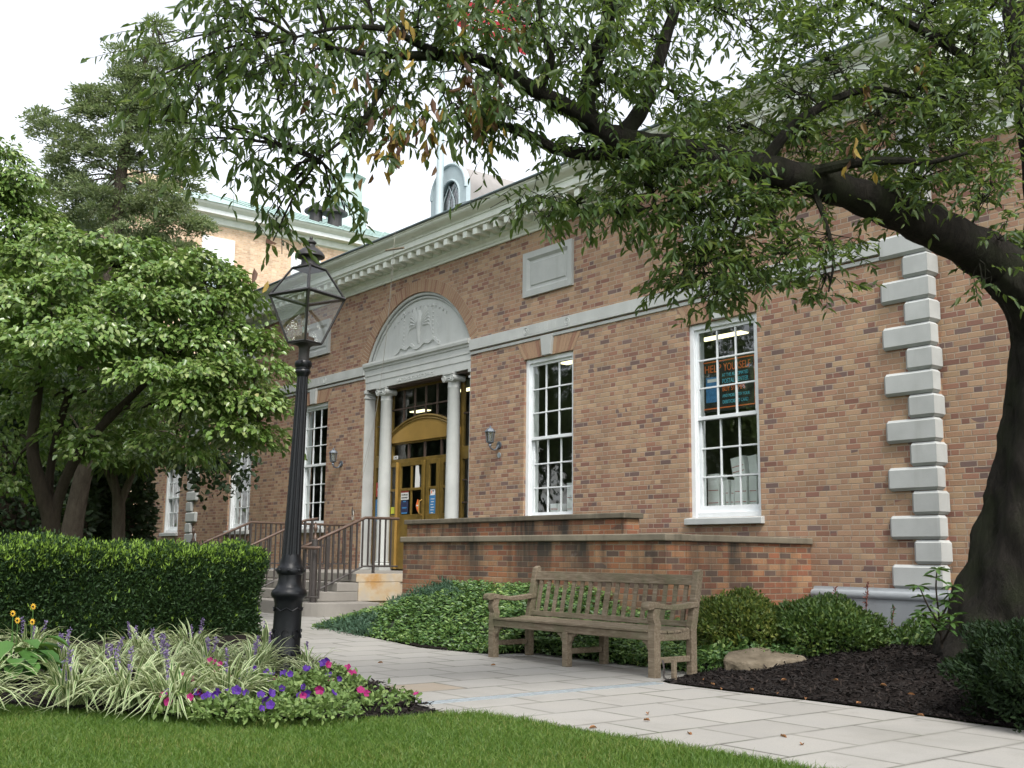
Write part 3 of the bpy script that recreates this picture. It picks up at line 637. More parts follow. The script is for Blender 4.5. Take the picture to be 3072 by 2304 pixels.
# ------------------------------------------------------------------ entrance
def entrance():
    az = lambda x: 4.0 + math.sqrt(max(0, 1.95 ** 2 - x * x)); n = 32
    tp = MB(); xs = [-1.8 + 3.6 * i / n for i in range(n + 1)]
    for a, b in zip(xs[:-1], xs[1:]): tp.quad((a, .10, 4.7), (b, .10, 4.7), (b, .10, az(b)), (a, .10, az(a)))
    ty = tp.build('tympanum', M['stone'], PO)
    rim = MB(); a0 = math.acos(1.8 / 1.95)
    th = np.linspace(a0, math.pi - a0, 40)
    rim.tube([(1.925 * math.cos(t), .055, 4.0 + 1.925 * math.sin(t)) for t in th], .034, 8); rim.tube([(1.86 * math.cos(t), .09, 4.0 + 1.86 * math.sin(t)) for t in th], .026, 8); rim.build('rim', M['stone'], ty, smooth=True)
    # star row
    st = MB()
    for k in range(15):
        t = math.pi / 2 + (k - 7) * .079; cx, cz = 1.70 * math.cos(t), 4.0 + 1.70 * math.sin(t)
        pts = []
        for j in range(10):
            r_ = .030 if j % 2 == 0 else .013; pts.append((cx + r_ * math.sin(j * math.pi / 5), cz + r_ * math.cos(j * math.pi / 5)))
        st.extr(pts, 'y', .088, .102)
    st.build('star_row', M['stone'], ty)
    # carved relief: eagle between two standards over a ribbon
    rl = MB(); Y = .105
    def T(pts, r_, nn=7): rl.tube([(x, Y + .01, z) for x, z in pts], r_, nn)
    def curve(pts, k=6): return [tuple(p) for p in spline(pts, k)]
    rl.tube([(x, Y, z) for x, z in [(-.03, 5.0), (-.03, 5.12), (-.02, 5.28), (0, 5.42), (.01, 5.52), (-.02, 5.60), (-.07, 5.62)]], [.025, .05, .07, .07, .055, .045, .02], 10)    # body, neck, head
    for s in (-1, 1):
        for k in range(7):
            f = k / 6; x0 = -.02 + s * (.06 + .06 * f); z0 = 5.46 - .12 * f
            x1 = -.02 + s * (.18 + .26 * f ** .8); z1 = 5.74 - .62 * f ** 1.5 if s < 0 else 5.70 - .55 * f ** 1.5
            rl.tube([(x, Y + .005, z) for x, z in curve([(x0, z0), ((x0 + x1) / 2 + s * .06, (z0 + z1) / 2 + .07), (x1, z1)], 5)], np.linspace(.035, .014, 11), 6)
        for k in (-1, 0, 1): T([(-.03 + s * .06, 5.16), (-.03 + s * (.13 + .03 * k), 5.03)], .016)
        px = s * .50 - .06
        T([(px, 4.98), (px, 5.62)], .018)
        for zz in np.linspace(5.05, 5.6, 8): rl.sphere((px, Y, zz), .022, 8, 5)
        rl.sphere((px, Y, 5.66), .032, 8, 5)
        T(curve([(px + s * .14, 5.30), (px + s * .20, 5.38), (px + s * .12, 5.42), (px + s * .10, 5.34), (px + s * .20, 5.22), (px + s * .12, 5.10), (px + s * .22, 5.0)], 5), .018)
        T(curve([(px + s * .10, 5.16), (px + s * .16, 5.06), (px + s * .24, 4.98), (px + s * .28, 4.92)], 4), .016)
    T(curve([(.12, 4.98), (.25, 5.2), (.36, 5.45), (.44, 5.66)], 5), .02); T(curve([(-.18, 5.0), (-.36, 5.22), (-.46, 5.36)], 5), .018)
    rb = curve([(-.84, 4.90), (-.72, 4.93), (-.62, 5.0), (-.46, 4.95), (-.3, 5.0), (-.14, 4.92), (.04, 4.93), (.18, 5.0), (.34, 4.97), (.48, 5.02), (.6, 4.94), (.68, 4.90)], 5)
    for (xa, za), (xb, zb) in zip(rb[:-1], rb[1:]): rl.hexa([(xa, .10, za - .03), (xb, .10, zb - .03), (xb, .10, zb + .035), (xa, .10, za + .035)], [(xa, .068, za - .03), (xb, .068, zb - .03), (xb, .068, zb + .035), (xa, .068, za + .035)])
    rl.build('relief', M['stone'], ty, smooth=True)
    en = MB()
    en.extr([(.34, 4.27), (.012, 4.27), (.012, 4.415), (-.0, 4.42), (-.0, 4.535), (-.012, 4.54), (-.012, 4.655), (-.03, 4.665), (-.035, 4.70), (-.07, 4.72), (-.08, 4.765), (-.075, 4.80), (.10, 4.83), (.34, 4.83)], 'x', -1.797, 1.797)
    e = en.build('entablature', M['stone'], PO)
    text_mesh('inscription', 'UNITED STATES POST OFFICE', .088, M['stone'], e, (0, .011, 4.305), align='CENTER', extr=.006, sx=1.08)
    sf = MB(); sf.box(-1.79, 1.79, .06, .33, 4.235, 4.268); sf.build('soffit', M['brown_metal'], PO)
    for s in (-1, 1):
        j = MB(); a, b = sorted((1.80 * s, 1.775 * s)); j.box(a, b, .006, .24, .72, 4.27); 
        a, b = sorted((1.81 * s, 1.745 * s)); j.box(a, b, -.02, .26, 4.20, 4.268); a, b = sorted((1.805 * s, 1.755 * s)); j.box(a, b, -.012, .25, 4.10, 4.14); j.box(a, b, -.012, .25, .72, .84)
        j.build('jamb', M['stone'], PO, bevel=.006)
        cx, cy = 1.145 * s, .10
        c = MB(); prof = [(.128, .885), (.128, 1.6), (.123, 2.6), (.112, 3.99), (.119, 4.0), (.119, 4.02), (.112, 4.026), (.112, 4.10)]
        cy = .115; c.lathe(prof, 28, cx, cy); col = c.build('column', M['stone'], PO, smooth=True)
        b_ = MB(); b_.lathe([(.155, .80), (.168, .825), (.155, .85), (.137, .86), (.137, .872), (.146, .88), (.13, .895)], 28, cx, cy); b_.box(cx - .165, cx + .165, cy - .165, cy + .13, .72, .798); b_.build('base', M['stone'], col, smooth=True)
        k = MB(); k.lathe([(.11, 4.095), (.135, 4.115), (.14, 4.135), (.125, 4.15)], 28, cx, cy); k.box(cx - .155, cx + .155, cy - .155, cy + .13, 4.235, 4.267); k.box(cx - .13, cx + .13, cy - .135, cy + .13, 4.165, 4.234)
        for q in (-1, 1):
            k.tube([(cx + q * .125, cy - .145, 4.165), (cx + q * .118, cy, 4.165), (cx + q * .125, cy + .12, 4.165)], [.064, .048, .064], 18)
            sp = [(cx + q * (.125 + (.060 - .0062 * t) * math.cos(t)), cy - .148, 4.165 + (.060 - .0062 * t) * math.sin(t)) for t in np.linspace(0, 8.5, 30)]
            k.tube(sp, .008, 5)
        k.build('capital', M['stone'], col, smooth=True)
    # bronze screen
    Y0, Y1 = .25, .32
    fr = MB()
    for x0, x1, z0, z1 in [(-1.775, -1.70, .74, 4.235), (1.70, 1.775, .74, 4.235), (-1.24, -1.16, .74, 4.235), (1.16, 1.24, .74, 4.235), (-1.70, -1.24, 2.72, 2.95), (1.24, 1.70, 2.72, 2.95), (-1.70, -1.24, .74, 1.30), (1.24, 1.70, .74, 1.30),
                           (-1.16, 1.16, 3.13, 3.17), (-1.16, 1.16, 2.78, 2.84), (-1.16, -1.11, 2.84, 3.13), (1.11, 1.16, 2.84, 3.13), (-1.16, 1.16, 4.195, 4.235)]:
        fr.box(x0, x1, Y0, Y1, z0, z1)
    df = fr.build('door_frame', M['bronze'], PO, bevel=.006)
    def bar(*q): br = MB(); br.box(*q); br.build('glazing_bar', M['brown_metal'], df)
    for x in (-.76, -.38, 0, .38, .76): bar(x - .013, x + .013, .262, .30, 3.17 + .2, 4.195)
    bar(-1.16, 1.16, .264, .298, 3.815, 3.84)
    for x in (-.555, 0, .555): bar(x - .018, x + .018, .262, .30, 2.84, 3.13)
    for s in (-1, 1):
        a, b = sorted((1.24 * s, 1.70 * s))
        for z in (3.55, 2.35, 1.95): bar(a, b, .264, .298, z - .012, z + .012)
    gl = MB(); gl.quad((-1.16, .285, 2.84), (1.16, .285, 2.84), (1.16, .285, 4.2), (-1.16, .285, 4.2))
    for a, b in ((-1.70, -1.24), (1.24, 1.70)): gl.quad((a, .285, 1.3), (b, .285, 1.3), (b, .285, 4.2), (a, .285, 4.2))
    gl.build('pane', M['glass'], df)
    # curved gold panel over the door
    gp = MB(); rr = (1.18 ** 2 + .32 ** 2) / (2 * .32); zc = 3.62 - rr; arc = [(x, zc + math.sqrt(rr * rr - x * x)) for x in np.linspace(-1.18, 1.18, 25)]
    gp.extr([(-1.18, 3.165)] + arc + [(1.18, 3.165)], 'y', .215, .28); gpo = gp.build('gold_panel', M['gold'], PO)
    md = MB(); md.tube([(x, .215, z) for x, z in arc], .028, 8); md.tube([(x * .985, .208, z - .05) for x, z in arc], .014, 6); md.build('moulding', M['bronze'], gpo, smooth=True)
    # door leaves: narrow leaf, wide leaf standing slightly open, narrow leaf
    def leaf(name, x0, x1, stile, cols, glassx=None):
        d = MB(); z0, z1 = .75, 2.775; y0, y1 = .20, .245; a, b = x0 + stile, x1 - stile
        for q in [(x0, a, z0, z1), (b, x1, z0, z1), (a, b, 2.69, z1), (a, b, 2.22, 2.27), (a, b, z0, 1.77)]: d.box(q[0], q[1], y0, y1, q[2], q[3])
        if cols == 2: c = (a + b) / 2; d.box(c - .02, c + .02, y0 + .004, y1 - .004, 1.77, 2.22); d.box(c - .02, c + .02, y0 + .004, y1 - .004, 2.27, 2.69)
        o = d.build(name, M['bronze'], PO, bevel=.005)
        p = MB(); p.quad((a, .225, 1.77), (b, .225, 1.77), (b, .225, 2.69), (a, .225, 2.69)); p.build('pane', M['glass'], o); return o
    leaf('side_light', -1.15, -.80, .085, 1); d = leaf('door', -.785, .10, .085, 2); leaf('side_light', .17, .60, .10, 1); leaf('side_light', .62, 1.15, .10, 1)
    e_ = MB(); e_.box(-.797, -.785, .15, .245, .75, 2.775); e_.build('door_edge', M['gold'], d)
    h = MB(); h.tube([(.05, .20, 1.75), (.05, .14, 1.78), (.05, .14, 2.0), (.05, .20, 2.03)], .012, 8); h.build('handle', M['gold'], d)
entrance()

# dormer on the roof
dm = MB(); cx = -.02; hw = .58; zs = 8.08
arc = [(cx + hw * math.cos(t), zs + hw * math.sin(t)) for t in np.linspace(0, math.pi, 17)]
dm.extr([(cx + hw, 6.95)] + arc + [(cx - hw, 6.95)], 'y', .80, 3.6); do = dm.build('dormer', M['dormer_roof'], PO, smooth=True)
f = MB(); hi = .33
ai = [(cx + .06 + hi * math.cos(t), zs - .12 + hi * 1.15 * math.sin(t)) for t in np.linspace(0, math.pi, 17)]; ao = [(cx + (hw + .03) * math.cos(t), zs + (hw + .03) * math.sin(t)) for t in np.linspace(0, math.pi, 17)]
ins = [(cx + .06 + hi, 7.0)] + ai + [(cx + .06 - hi, 7.0)]; outs = [(cx + hw + .03, 7.0)] + ao + [(cx - hw - .03, 7.0)]
for i in range(len(ins) - 1): f.hexa([(ins[i][0], .80, ins[i][1]), (ins[i + 1][0], .80, ins[i + 1][1]), (outs[i + 1][0], .80, outs[i + 1][1]), (outs[i][0], .80, outs[i][1])],
                                      [(ins[i][0], .70, ins[i][1]), (ins[i + 1][0], .70, ins[i + 1][1]), (outs[i + 1][0], .70, outs[i + 1][1]), (outs[i][0], .70, outs[i][1])])
f.tube([(cx + (hw + .01) * math.cos(t), .70, zs + (hw + .01) * math.sin(t)) for t in np.linspace(0, math.pi, 25)], .035, 8)
f.tube([(x, .70, z) for x, z in ins], .025, 6)
f.build('dormer_front', M['pale_paint'], do, smooth=True)
wd = MB(); wd.extr(ins, 'y', .76, .79); wd.build('window', M['glass'], do)
wk = MB(); wk.extr(ins, 'y', .792, .798); wk.build('window_backing', M['lead'], do)  # dark sheet filling the opening behind the glass
wb = MB(); X = cx + .06
wb.box(X - hi, X + hi, .72, .765, 7.60, 7.66)
for q in (-.11, .11): wb.box(X + q - .012, X + q + .012, .73, .765, 7.0, 7.60)
wb.tube([(X - hi, .745, 7.66), (X - .28, .745, 7.95), (X - .11, .745, 8.24)], .013, 6); wb.tube([(X + hi, .745, 7.66), (X + .28, .745, 7.95), (X + .11, .745, 8.24)], .013, 6)
for q in (-1, 1): wb.tube([(X + q * .11, .745, 7.66), (X + q * .08, .745, 7.95), (X - q * .11, .745, 8.27)], .012, 6)
wb.build('tracery', M['pale_paint'], do)

# ------------------------------------------------------------------ stoop
ST = thing('stoop', 'granite entrance stoop with four steps and rust stained side', 'steps')
mb = MB(); mb.box(-2.2, 2.2, -2.4, .24, .59, .72); mb.build('landing', M['granite'], ST, bevel=.01)
mb = MB(); mb.box(-2.17, 2.18, -2.36, .0, -.1, .588)
mb.build('side_wall', M['rust_granite'], ST)
for i, (zt, zb, yf, xr) in enumerate([(.58, .448, -2.73, 2.2), (.446, .302, -3.06, 2.2)]):
    mb = MB(); mb.box(-2.22, xr, yf, -2.362, zb, zt); mb.build('step', M['granite'], ST, bevel=.01)
mb = MB(); r_ = .55; xr = 2.75; P = [(-2.75, -2.3), (-2.75, -3.42 + r_)] + [(-2.75 + r_ - r_ * math.cos(t), -3.42 + r_ - r_ * math.sin(t)) for t in np.linspace(0, math.pi / 2, 9)[1:]] + \
    [(xr - r_ + r_ * math.sin(t), -3.42 + r_ - r_ * math.cos(t)) for t in np.linspace(0, math.pi / 2, 9)] + [(xr, -2.3)]
mb.extr(P, 'z', -.1, .30); mb.build('step', M['granite'], ST, bevel=.012)
cp = MB(); cp.box(2.181, 2.206, -2.40, -.02, .592, .716); cp.box(2.182, 2.21, -2.36, -1.6, .30, .585); cp.build('cheek_stone', M['rust_granite'], ST, bevel=.004)

# railings
def railing(X, name, label):
    o = thing(name, label, 'railing', (X, -2.2, .72), 'iron stair railings at the entrance'); L = lambda p: (p[0] - X, p[1] + 2.2, p[2] - .72)
    s = 1 if X > 0 else -1
    top = [(X, -1.58 if X > 0 else -.1, 1.585), (X, -2.2, 1.585), (X, -3.0, 1.235)] + [tuple(p) for p in spline([(X, -3.0, 1.235), (X, -3.22, 1.13), (X + s * .10, -3.36, 1.10), (X + s * .28, -3.34, 1.10), (X + s * .42, -3.2, 1.10)], 5)][1:]
    mb = MB(); mb.tube([L(p) for p in top], .024, 10); mb.build('handrail', M['handrail'], o, smooth=True)
    bot = [(X, -1.58 if X > 0 else -.1, .83), (X, -2.22, .83), (X, -3.02, .46), (X, -3.14, .38), (X, -3.2, .36)]
    mb = MB(); mb.tube([L(p) for p in bot], .016, 6)
    ring = [(X + s * (.0 + .44 * t), -3.22 - .12 * math.sin(math.pi * t), .38) for t in np.linspace(0, 1, 8)]; mb.tube([L(p) for p in ring], .016, 6); mb.build('bottom_rail', M['dark_iron'], o, smooth=True)
    bl = MB(); y = -1.72 if X > 0 else -.22; k = 0
    zt = lambda y: 1.585 if y > -2.2 else 1.585 - (-2.2 - y) * .4375
    zb = lambda y: .83 if y > -2.22 else .83 - (-2.22 - y) * .4625
    while y > -3.05:
        thick = k % 4 == 3; w_ = .018 if thick else .0115
        p0, p1 = L((X, y, (.72 if y > -2.35 else zb(y) - .1) if thick else zb(y))), L((X, y, zt(y))); bl.box(p0[0] - w_, p0[0] + w_, p0[1] - w_, p0[1] + w_, p0[2], p1[2]); y -= .104; k += 1
    for t in (0.02, .25, .5, .75, 1):
        p = L((X + s * .44 * t, -3.22 - .12 * math.sin(math.pi * t), .36)); bl.box(p[0] - .012, p[0] + .012, p[1] - .012, p[1] + .012, p[2], 1.10 - .72)
    bl.build('baluster', M['dark_iron'], o)
    nw = MB(); p = L((X + s * .24, -3.2, 0)); nw.lathe([(.05, .30 - .72), (.05, 1.22 - .72), (.03, 1.23 - .72)], 14, p[0], p[1]); nw.build('newel_post', M['dark_iron'], o, smooth=True)
    fi = MB(); z = 1.23 - .72; fi.lathe([(.032, z), (.036, z + .02), (.018, z + .05), (.014, z + .10), (.03, z + .15), (.034, z + .17), (.02, z + .20), (.006, z + .23), (.012, z + .245), (.004, z + .26)], 12, p[0], p[1]); fi.build('finial', M['handrail'], o, smooth=True)
railing(2.08, 'stair_railing', 'brown iron railing curling round a newel on the bottom step, beside the brick wall')
railing(-2.08, 'stair_railing', 'brown iron railing on the far side of the steps, behind the hedge end')
o = thing('stair_railing', 'shorter middle handrail of two slopes dividing the entrance steps', 'railing', (.05, -2.3, .72), 'iron stair railings at the entrance')
mb = MB(); mb.tube([(0, .35, .90), (0, .10, .86), (0, -1.0, .36)], .022, 10); mb.build('handrail', M['handrail'], o, smooth=True)
mb = MB(); mb.tube([(0, .3, .08), (0, .1, .08), (0, -.85, -.36)], .016, 6); mb.build('bottom_rail', M['dark_iron'], o)
mb = MB()
for k in range(9):
    y = .25 - k * .135; zt = .88 if y > .1 else .86 - (.1 - y) * .4545; zb = .08 if y > .1 else .08 - (.1 - y) * .463; w_ = .017 if k in (0, 1, 7) else .010
    mb.box(-w_, w_, y - w_, y + w_, zb - (.08 if k in (0, 7) else 0), zt)
mb.build('baluster', M['dark_iron'], o)

# garden walls beside the ramp
def gwall(label, boxes, caps, loc):
    o = thing('garden_wall', label, 'wall', loc, 'brick garden walls beside the entrance')
    w = MB(); c = MB()
    for b in boxes: w.box(b[0] - loc[0], b[1] - loc[0], b[2] - loc[1], b[3] - loc[1], b[4] - loc[2], b[5] - loc[2])
    for b in caps: c.box(b[0] - loc[0], b[1] - loc[0], b[2] - loc[1], b[3] - loc[1], b[4] - loc[2], b[5] - loc[2])
    w.build('brickwork', M['brick_low'], o); c.build('coping', M['coping'], o, bevel=.012); return o
gwall('long red brick garden wall with mossy stone coping behind the bench', [(3.70, 8.87, -2.52, -2.2, -.1, 1.188), (8.55, 8.87, -2.195, -.003, -.1, 1.188)], [(3.66, 8.91, -2.56, -2.16, 1.19, 1.268), (8.51, 8.91, -2.157, -.004, 1.19, 1.266)], (6.3, -2.36, 0))
gwall('upper brick parapet with dark stone coping, set behind the longer garden wall', [(2.24, 7.2, -1.52, -1.25, 0, 1.492)], [(2.20, 7.245, -1.56, -1.21, 1.494, 1.566)], (4.8, -1.38, 0))
# ================================================================== street furniture and small things
def lamp_post():
    LX, LY = 8.81, -6.92
    o = thing('lamp_post', 'black cast iron lamp post with square glass lantern beside the flower bed', 'lamp post', (LX, LY, 0))
    lean = np.array([RGT[0], RGT[1]]) * .0205
    def lean_mesh(ob):
        for v in ob.data.vertices: v.co.x += lean[0] * v.co.z; v.co.y += lean[1] * v.co.z
    # pedestal
    mb = MB(); mb.lathe([(.132, .0), (.132, .04), (.122, .06), (.124, .16), (.116, .18), (.112, .60), (.118, .62), (.122, .64), (.142, .66), (.146, .685), (.138, .71), (.118, .725), (.102, .755), (.094, .80), (.096, .835), (.108, .845), (.112, .86), (.112, .885), (.105, .90), (.092, .915), (.088, .945), (.075, 1.0)], 32)
    ped = mb.build('pedestal', M['black_iron'], o, smooth=True)
    orn = MB()
    for k in range(8):
        a = 2 * math.pi * k / 8 + .2
        def on(u, z, r_=.119): t = a + u / .118; return (r_ * math.cos(t), r_ * math.sin(t), z)
        orn.tube([on(.030 * math.cos(t), .36 + .035 * math.sin(t)) for t in np.linspace(.3, 2 * math.pi - .3, 12)], .005, 5)
        orn.tube([on(.034 * math.cos(t), .22 + .03 * math.sin(t), .122) for t in np.linspace(math.pi, 2 * math.pi, 8)], .005, 5)
        orn.tube([on(-.04, .14, .126), on(0, .075, .128), on(.04, .14, .126)], .005, 5); orn.tube([on(-.045, .545), on(0, .57), on(.045, .545)], .005, 5)
        orn.sphere(on(0, .872, .112), .014, 8, 5)
    orn.build('ornament', M['black_iron'], ped, smooth=True)
    # fluted shaft
    n = 48; mb = MB(); vs = []; prof = [(.078, .98), (.070, 1.2), (.060, 1.7), (.052, 2.2), (.046, 2.50)]
    for r_, z in prof:
        for j in range(n):
            a = 2 * math.pi * j / n; rr = r_ * (1 - (.10 if j % 4 in (1, 2) else 0)); vs.append((rr * math.cos(a), rr * math.sin(a), z))
    mb.add(vs, [(i * n + j, i * n + (j + 1) % n, (i + 1) * n + (j + 1) % n, (i + 1) * n + j) for i in range(len(prof) - 1) for j in range(n)])
    sh = mb.build('shaft', M['black_iron'], o)
    mb = MB(); mb.lathe([(.046, 2.49), (.055, 2.51), (.065, 2.525), (.066, 2.54), (.058, 2.552), (.062, 2.56), (.060, 2.568), (.072, 2.58), (.074, 2.61), (.066, 2.625), (.05, 2.63)], 28)
    for a, z in ((2.4, 2.565), (-.65, 2.61)): mb.tube([(.05 * math.cos(a), .05 * math.sin(a), z), (.085 * math.cos(a), .085 * math.sin(a), z)], .012, 8)
    col = mb.build('collar', M['black_iron'], o, smooth=True)
    mb = MB(); mb.lathe([(.046, 2.62), (.046, 2.73), (.052, 2.75), (.075, 2.765), (.095, 2.772)], 28); nk = mb.build('neck', M['lead'], o, smooth=True)
    # lantern: square in plan, one corner towards the path
    rot = math.atan2(RGT[1], RGT[0]) + R(12.5)
    def sq(h, z, k=0): return [(h * math.cos(rot + i * math.pi / 2), h * math.sin(rot + i * math.pi / 2), z) for i in range(4)]
    b, t_, c_ = sq(.142, 2.785), sq(.318, 3.185), sq(.142, 3.435)
    fr = MB()
    for i in range(4):
        j = (i + 1) % 4
        fr.tube([b[i], t_[i]], .011, 4); fr.tube([b[i], b[j]], .010, 4); fr.tube([t_[i], t_[j]], .017, 4); fr.tube([t_[i], c_[i]], .010, 4); fr.tube([c_[i], c_[j]], .012, 4)
    fr.add(sq(.145, 2.772) + sq(.145, 2.786), [(3, 2, 1, 0), (4, 5, 6, 7), (0, 1, 5, 4), (1, 2, 6, 5), (2, 3, 7, 6), (3, 0, 4, 7)])
    lf = fr.build('lantern_frame', M['lead'], o)
    for i in range(4):
        j = (i + 1) % 4
        g1 = MB(); g1.quad(b[i], b[j], t_[j], t_[i]); g1.build('pane', M['lampglass'], lf)
        g1 = MB(); g1.quad(t_[i], t_[j], c_[j], c_[i]); g1.build('pane', M['lampglass'], lf)
    cp = MB()
    cp.lathe([(.095, 3.425), (.085, 3.45), (.075, 3.47), (.071, 3.53), (.120, 3.535), (.128, 3.54), (.126, 3.555), (.105, 3.585), (.07, 3.612), (.045, 3.625), (.035, 3.65), (.048, 3.664), (.048, 3.672), (.03, 3.688), (.012, 3.695), (.016, 3.708), (.012, 3.72), (.002, 3.726)], 28)
    cp.add(sq(.145, 3.434) + sq(.085, 3.47), [(0, 1, 5, 4), (1, 2, 6, 5), (2, 3, 7, 6), (3, 0, 4, 7)])
    cap = cp.build('chimney_cap', M['lead'], o, smooth=True)
    bx = MB(); s_ = [(.082 * math.cos(rot + math.pi / 4 * 0 + i * math.pi / 2 + .25), .082 * math.sin(rot + i * math.pi / 2 + .25)) for i in range(4)]; bx.extr(s_, 'z', 2.788, 2.835); bx.lathe([(.03, 2.835), (.03, 2.87)], 12); bx.build('socket', M['brown_metal'], o)
    bu = MB(); bu.lathe([(.022, 2.87), (.026, 2.89), (.03, 2.92), (.036, 2.95), (.034, 2.975), (.02, 2.992), (.002, 2.996)], 14); bu.build('bulb', M['lampglass'], o, smooth=True)
    def walk(x):
        for ch in x.children:
            if ch.type == 'MESH': lean_mesh(ch)
            walk(ch)
    walk(o)
lamp_post()

def bench():
    x0, x1, yf, yr = 8.15, 10.47, -4.335, -3.80; cx = (x0 + x1) / 2
    o = thing('park_bench', 'weathered grey teak bench with slatted back beside the path', 'bench', (cx, -4.07, .004))
    B = lambda mb, nm, bv=.006, **k: mb.build(nm, M['teak'], o, loc=(-cx, 4.07, 0), bevel=bv, **k)
    for x in (x0, x1 - .075):
        mb = MB(); c = spline([(x + .0, yf, .0), (x, yf, .38), (x, yf + .01, .44), (x, yf - .012, .50), (x, yf + .008, .575)], 4)
        for p, q in zip(c[:-1], c[1:]): mb.hexa([(x, p[1], p[2]), (x + .075, p[1], p[2]), (x + .075, p[1] + .075, p[2]), (x, p[1] + .075, p[2])], [(x, q[1], q[2]), (x + .075, q[1], q[2]), (x + .075, q[1] + .075, q[2]), (x, q[1] + .075, q[2])])
        B(mb, 'leg', 0)
        mb = MB(); pr = [(yr - .07, 0), (yr, 0), (yr + .0, .38), (yr + .10, .885), (yr + .075, .91), (yr + .03, .885), (yr - .07, .40)]; mb.extr(pr, 'x', x + .004, x + .071); B(mb, 'leg')
        mb = MB()                                                   # curved arm
        tp = spline([(yf - .075, .585), (yf - .06, .622), (yf + .0, .632), (yf + .12, .612), (yf + .28, .60), (yr + .02, .628)], 5)
        bt = spline([(yf - .065, .565), (yf - .03, .565), (yf + .03, .578), (yf + .14, .566), (yf + .30, .556), (yr + .02, .58)], 5)
        P = [tuple(p) for p in tp] + [tuple(p) for p in bt[::-1]]; mb.extr(P, 'x', x - .008, x + .083); B(mb, 'arm', .008)
        mb = MB(); mb.box(x + .02, x + .055, yf + .08, yr - .072, .115, .165); B(mb, 'stretcher')
    for y in (yf, yr - .07):
        mb = MB(); mb.box(cx - .035, cx + .035, y + .002, y + .07, 0, .315 if y == yf else .37); B(mb, 'leg')
    mb = MB(); mb.box(cx - .018, cx + .018, yf + .075, yr - .072, .115, .165); B(mb, 'stretcher')
    mb = MB(); mb.box(x0 + .078, x1 - .078, yf + .008, yf + .042, .305, .372); B(mb, 'apron')
    mb = MB(); mb.box(x0 + .078, x1 - .078, yr - .06, yr - .03, .30, .372); B(mb, 'apron')
    for x in (x0 + .02, x1 - .055, cx - .018):
        mb = MB(); pr = [(yf + .078, .30), (yr - .072, .30), (yr - .072, .39), (yr - .2, .362), (yf + .18, .358), (yf + .078, .372)]; mb.extr(pr, 'x', x, x + .035); B(mb, 'seat_bearer')
    for x, s in ((x0 + .075, 1), (cx - .035, -1), (cx + .035, 1), (x1 - .075, -1)):
        mb = MB(); a = [(x, .304), (x + s * .095, .304), (x + s * .085, .285), (x + s * .05, .27), (x + s * .035, .235), (x + s * .012, .215), (x, .19)]; mb.extr(a, 'y', yf + .02, yf + .055); B(mb, 'bracket')
    sy = [yf - .008, yf + .085, yf + .178, yf + .272, yf + .366, yf + .455]; sz = [.374, .368, .362, .362, .368, .382]
    for k in range(5):
        a, b = sy[k], sy[k + 1] - .012; mb = MB(); X0, X1 = (x0 + .08, x1 - .08) if k == 0 else (x0 + .012, x1 - .012)
        mb.hexa([(X0, a, sz[k]), (X1, a, sz[k]), (X1, b, sz[k + 1] - .001), (X0, b, sz[k + 1] - .001)], [(X0, a, sz[k] + .022), (X1, a, sz[k] + .022), (X1, b, sz[k + 1] + .021), (X0, b, sz[k + 1] + .021)]); B(mb, 'seat_slat', .004)
    yb = lambda z: yr - .035 + (z - .40) * .20
    def rail(z0, z1, nm, t=.034):
        mb = MB(); mb.hexa([(x0 + .072, yb(z0) - t / 2, z0), (x1 - .072, yb(z0) - t / 2, z0), (x1 - .072, yb(z0) + t / 2, z0), (x0 + .072, yb(z0) + t / 2, z0)], [(x0 + .072, yb(z1) - t / 2, z1), (x1 - .072, yb(z1) - t / 2, z1), (x1 - .072, yb(z1) + t / 2, z1), (x0 + .072, yb(z1) + t / 2, z1)]); B(mb, nm)
    rail(.765, .855, 'top_rail', .04); rail(.405, .455, 'back_rail')
    n = 17
    for k in range(n):
        x = x0 + .075 + (x1 - x0 - .15) * (k + .62) / (n + .24); w_ = .034 if k == 8 else .024; mb = MB(); z0, z1 = .452, .768
        mb.hexa([(x - w_, yb(z0) - .009, z0), (x + w_, yb(z0) - .009, z0), (x + w_, yb(z0) + .009, z0), (x - w_, yb(z0) + .009, z0)], [(x - w_, yb(z1) - .009, z1), (x + w_, yb(z1) - .009, z1), (x + w_, yb(z1) + .009, z1), (x - w_, yb(z1) + .009, z1)]); B(mb, 'back_slat', .003)
bench()

# stake and chain by the bench
o = thing('garden_stake', 'short wooden stake with hanging chain beside the right bench leg', 'stake', (10.66, -4.30, 0))
mb = MB(); mb.box(-.018, .018, -.018, .018, -.05, .17); mb.build('post', M['teak'], o, bevel=.004)
mb = MB(); p = spline([(-.10, -.03, .16), (-.085, -.03, .09), (-.09, -.03, .03), (-.06, -.03, .01)], 4); mb.tube(p, .008, 6); mb.build('chain', M['dark_iron'], o)

# drain channel across the path
mb = MB(); mb.box(10.705, 10.785, -6.86, -4.56, -.03, .0085)
for x in (10.70, 10.785): mb.box(x, x + .006, -6.86, -4.56, -.03, .0115)
y = -6.84
tag(mb.build('drain_channel', M['steel'], None), 'narrow galvanised steel drain channel crossing the pale path', 'drain')

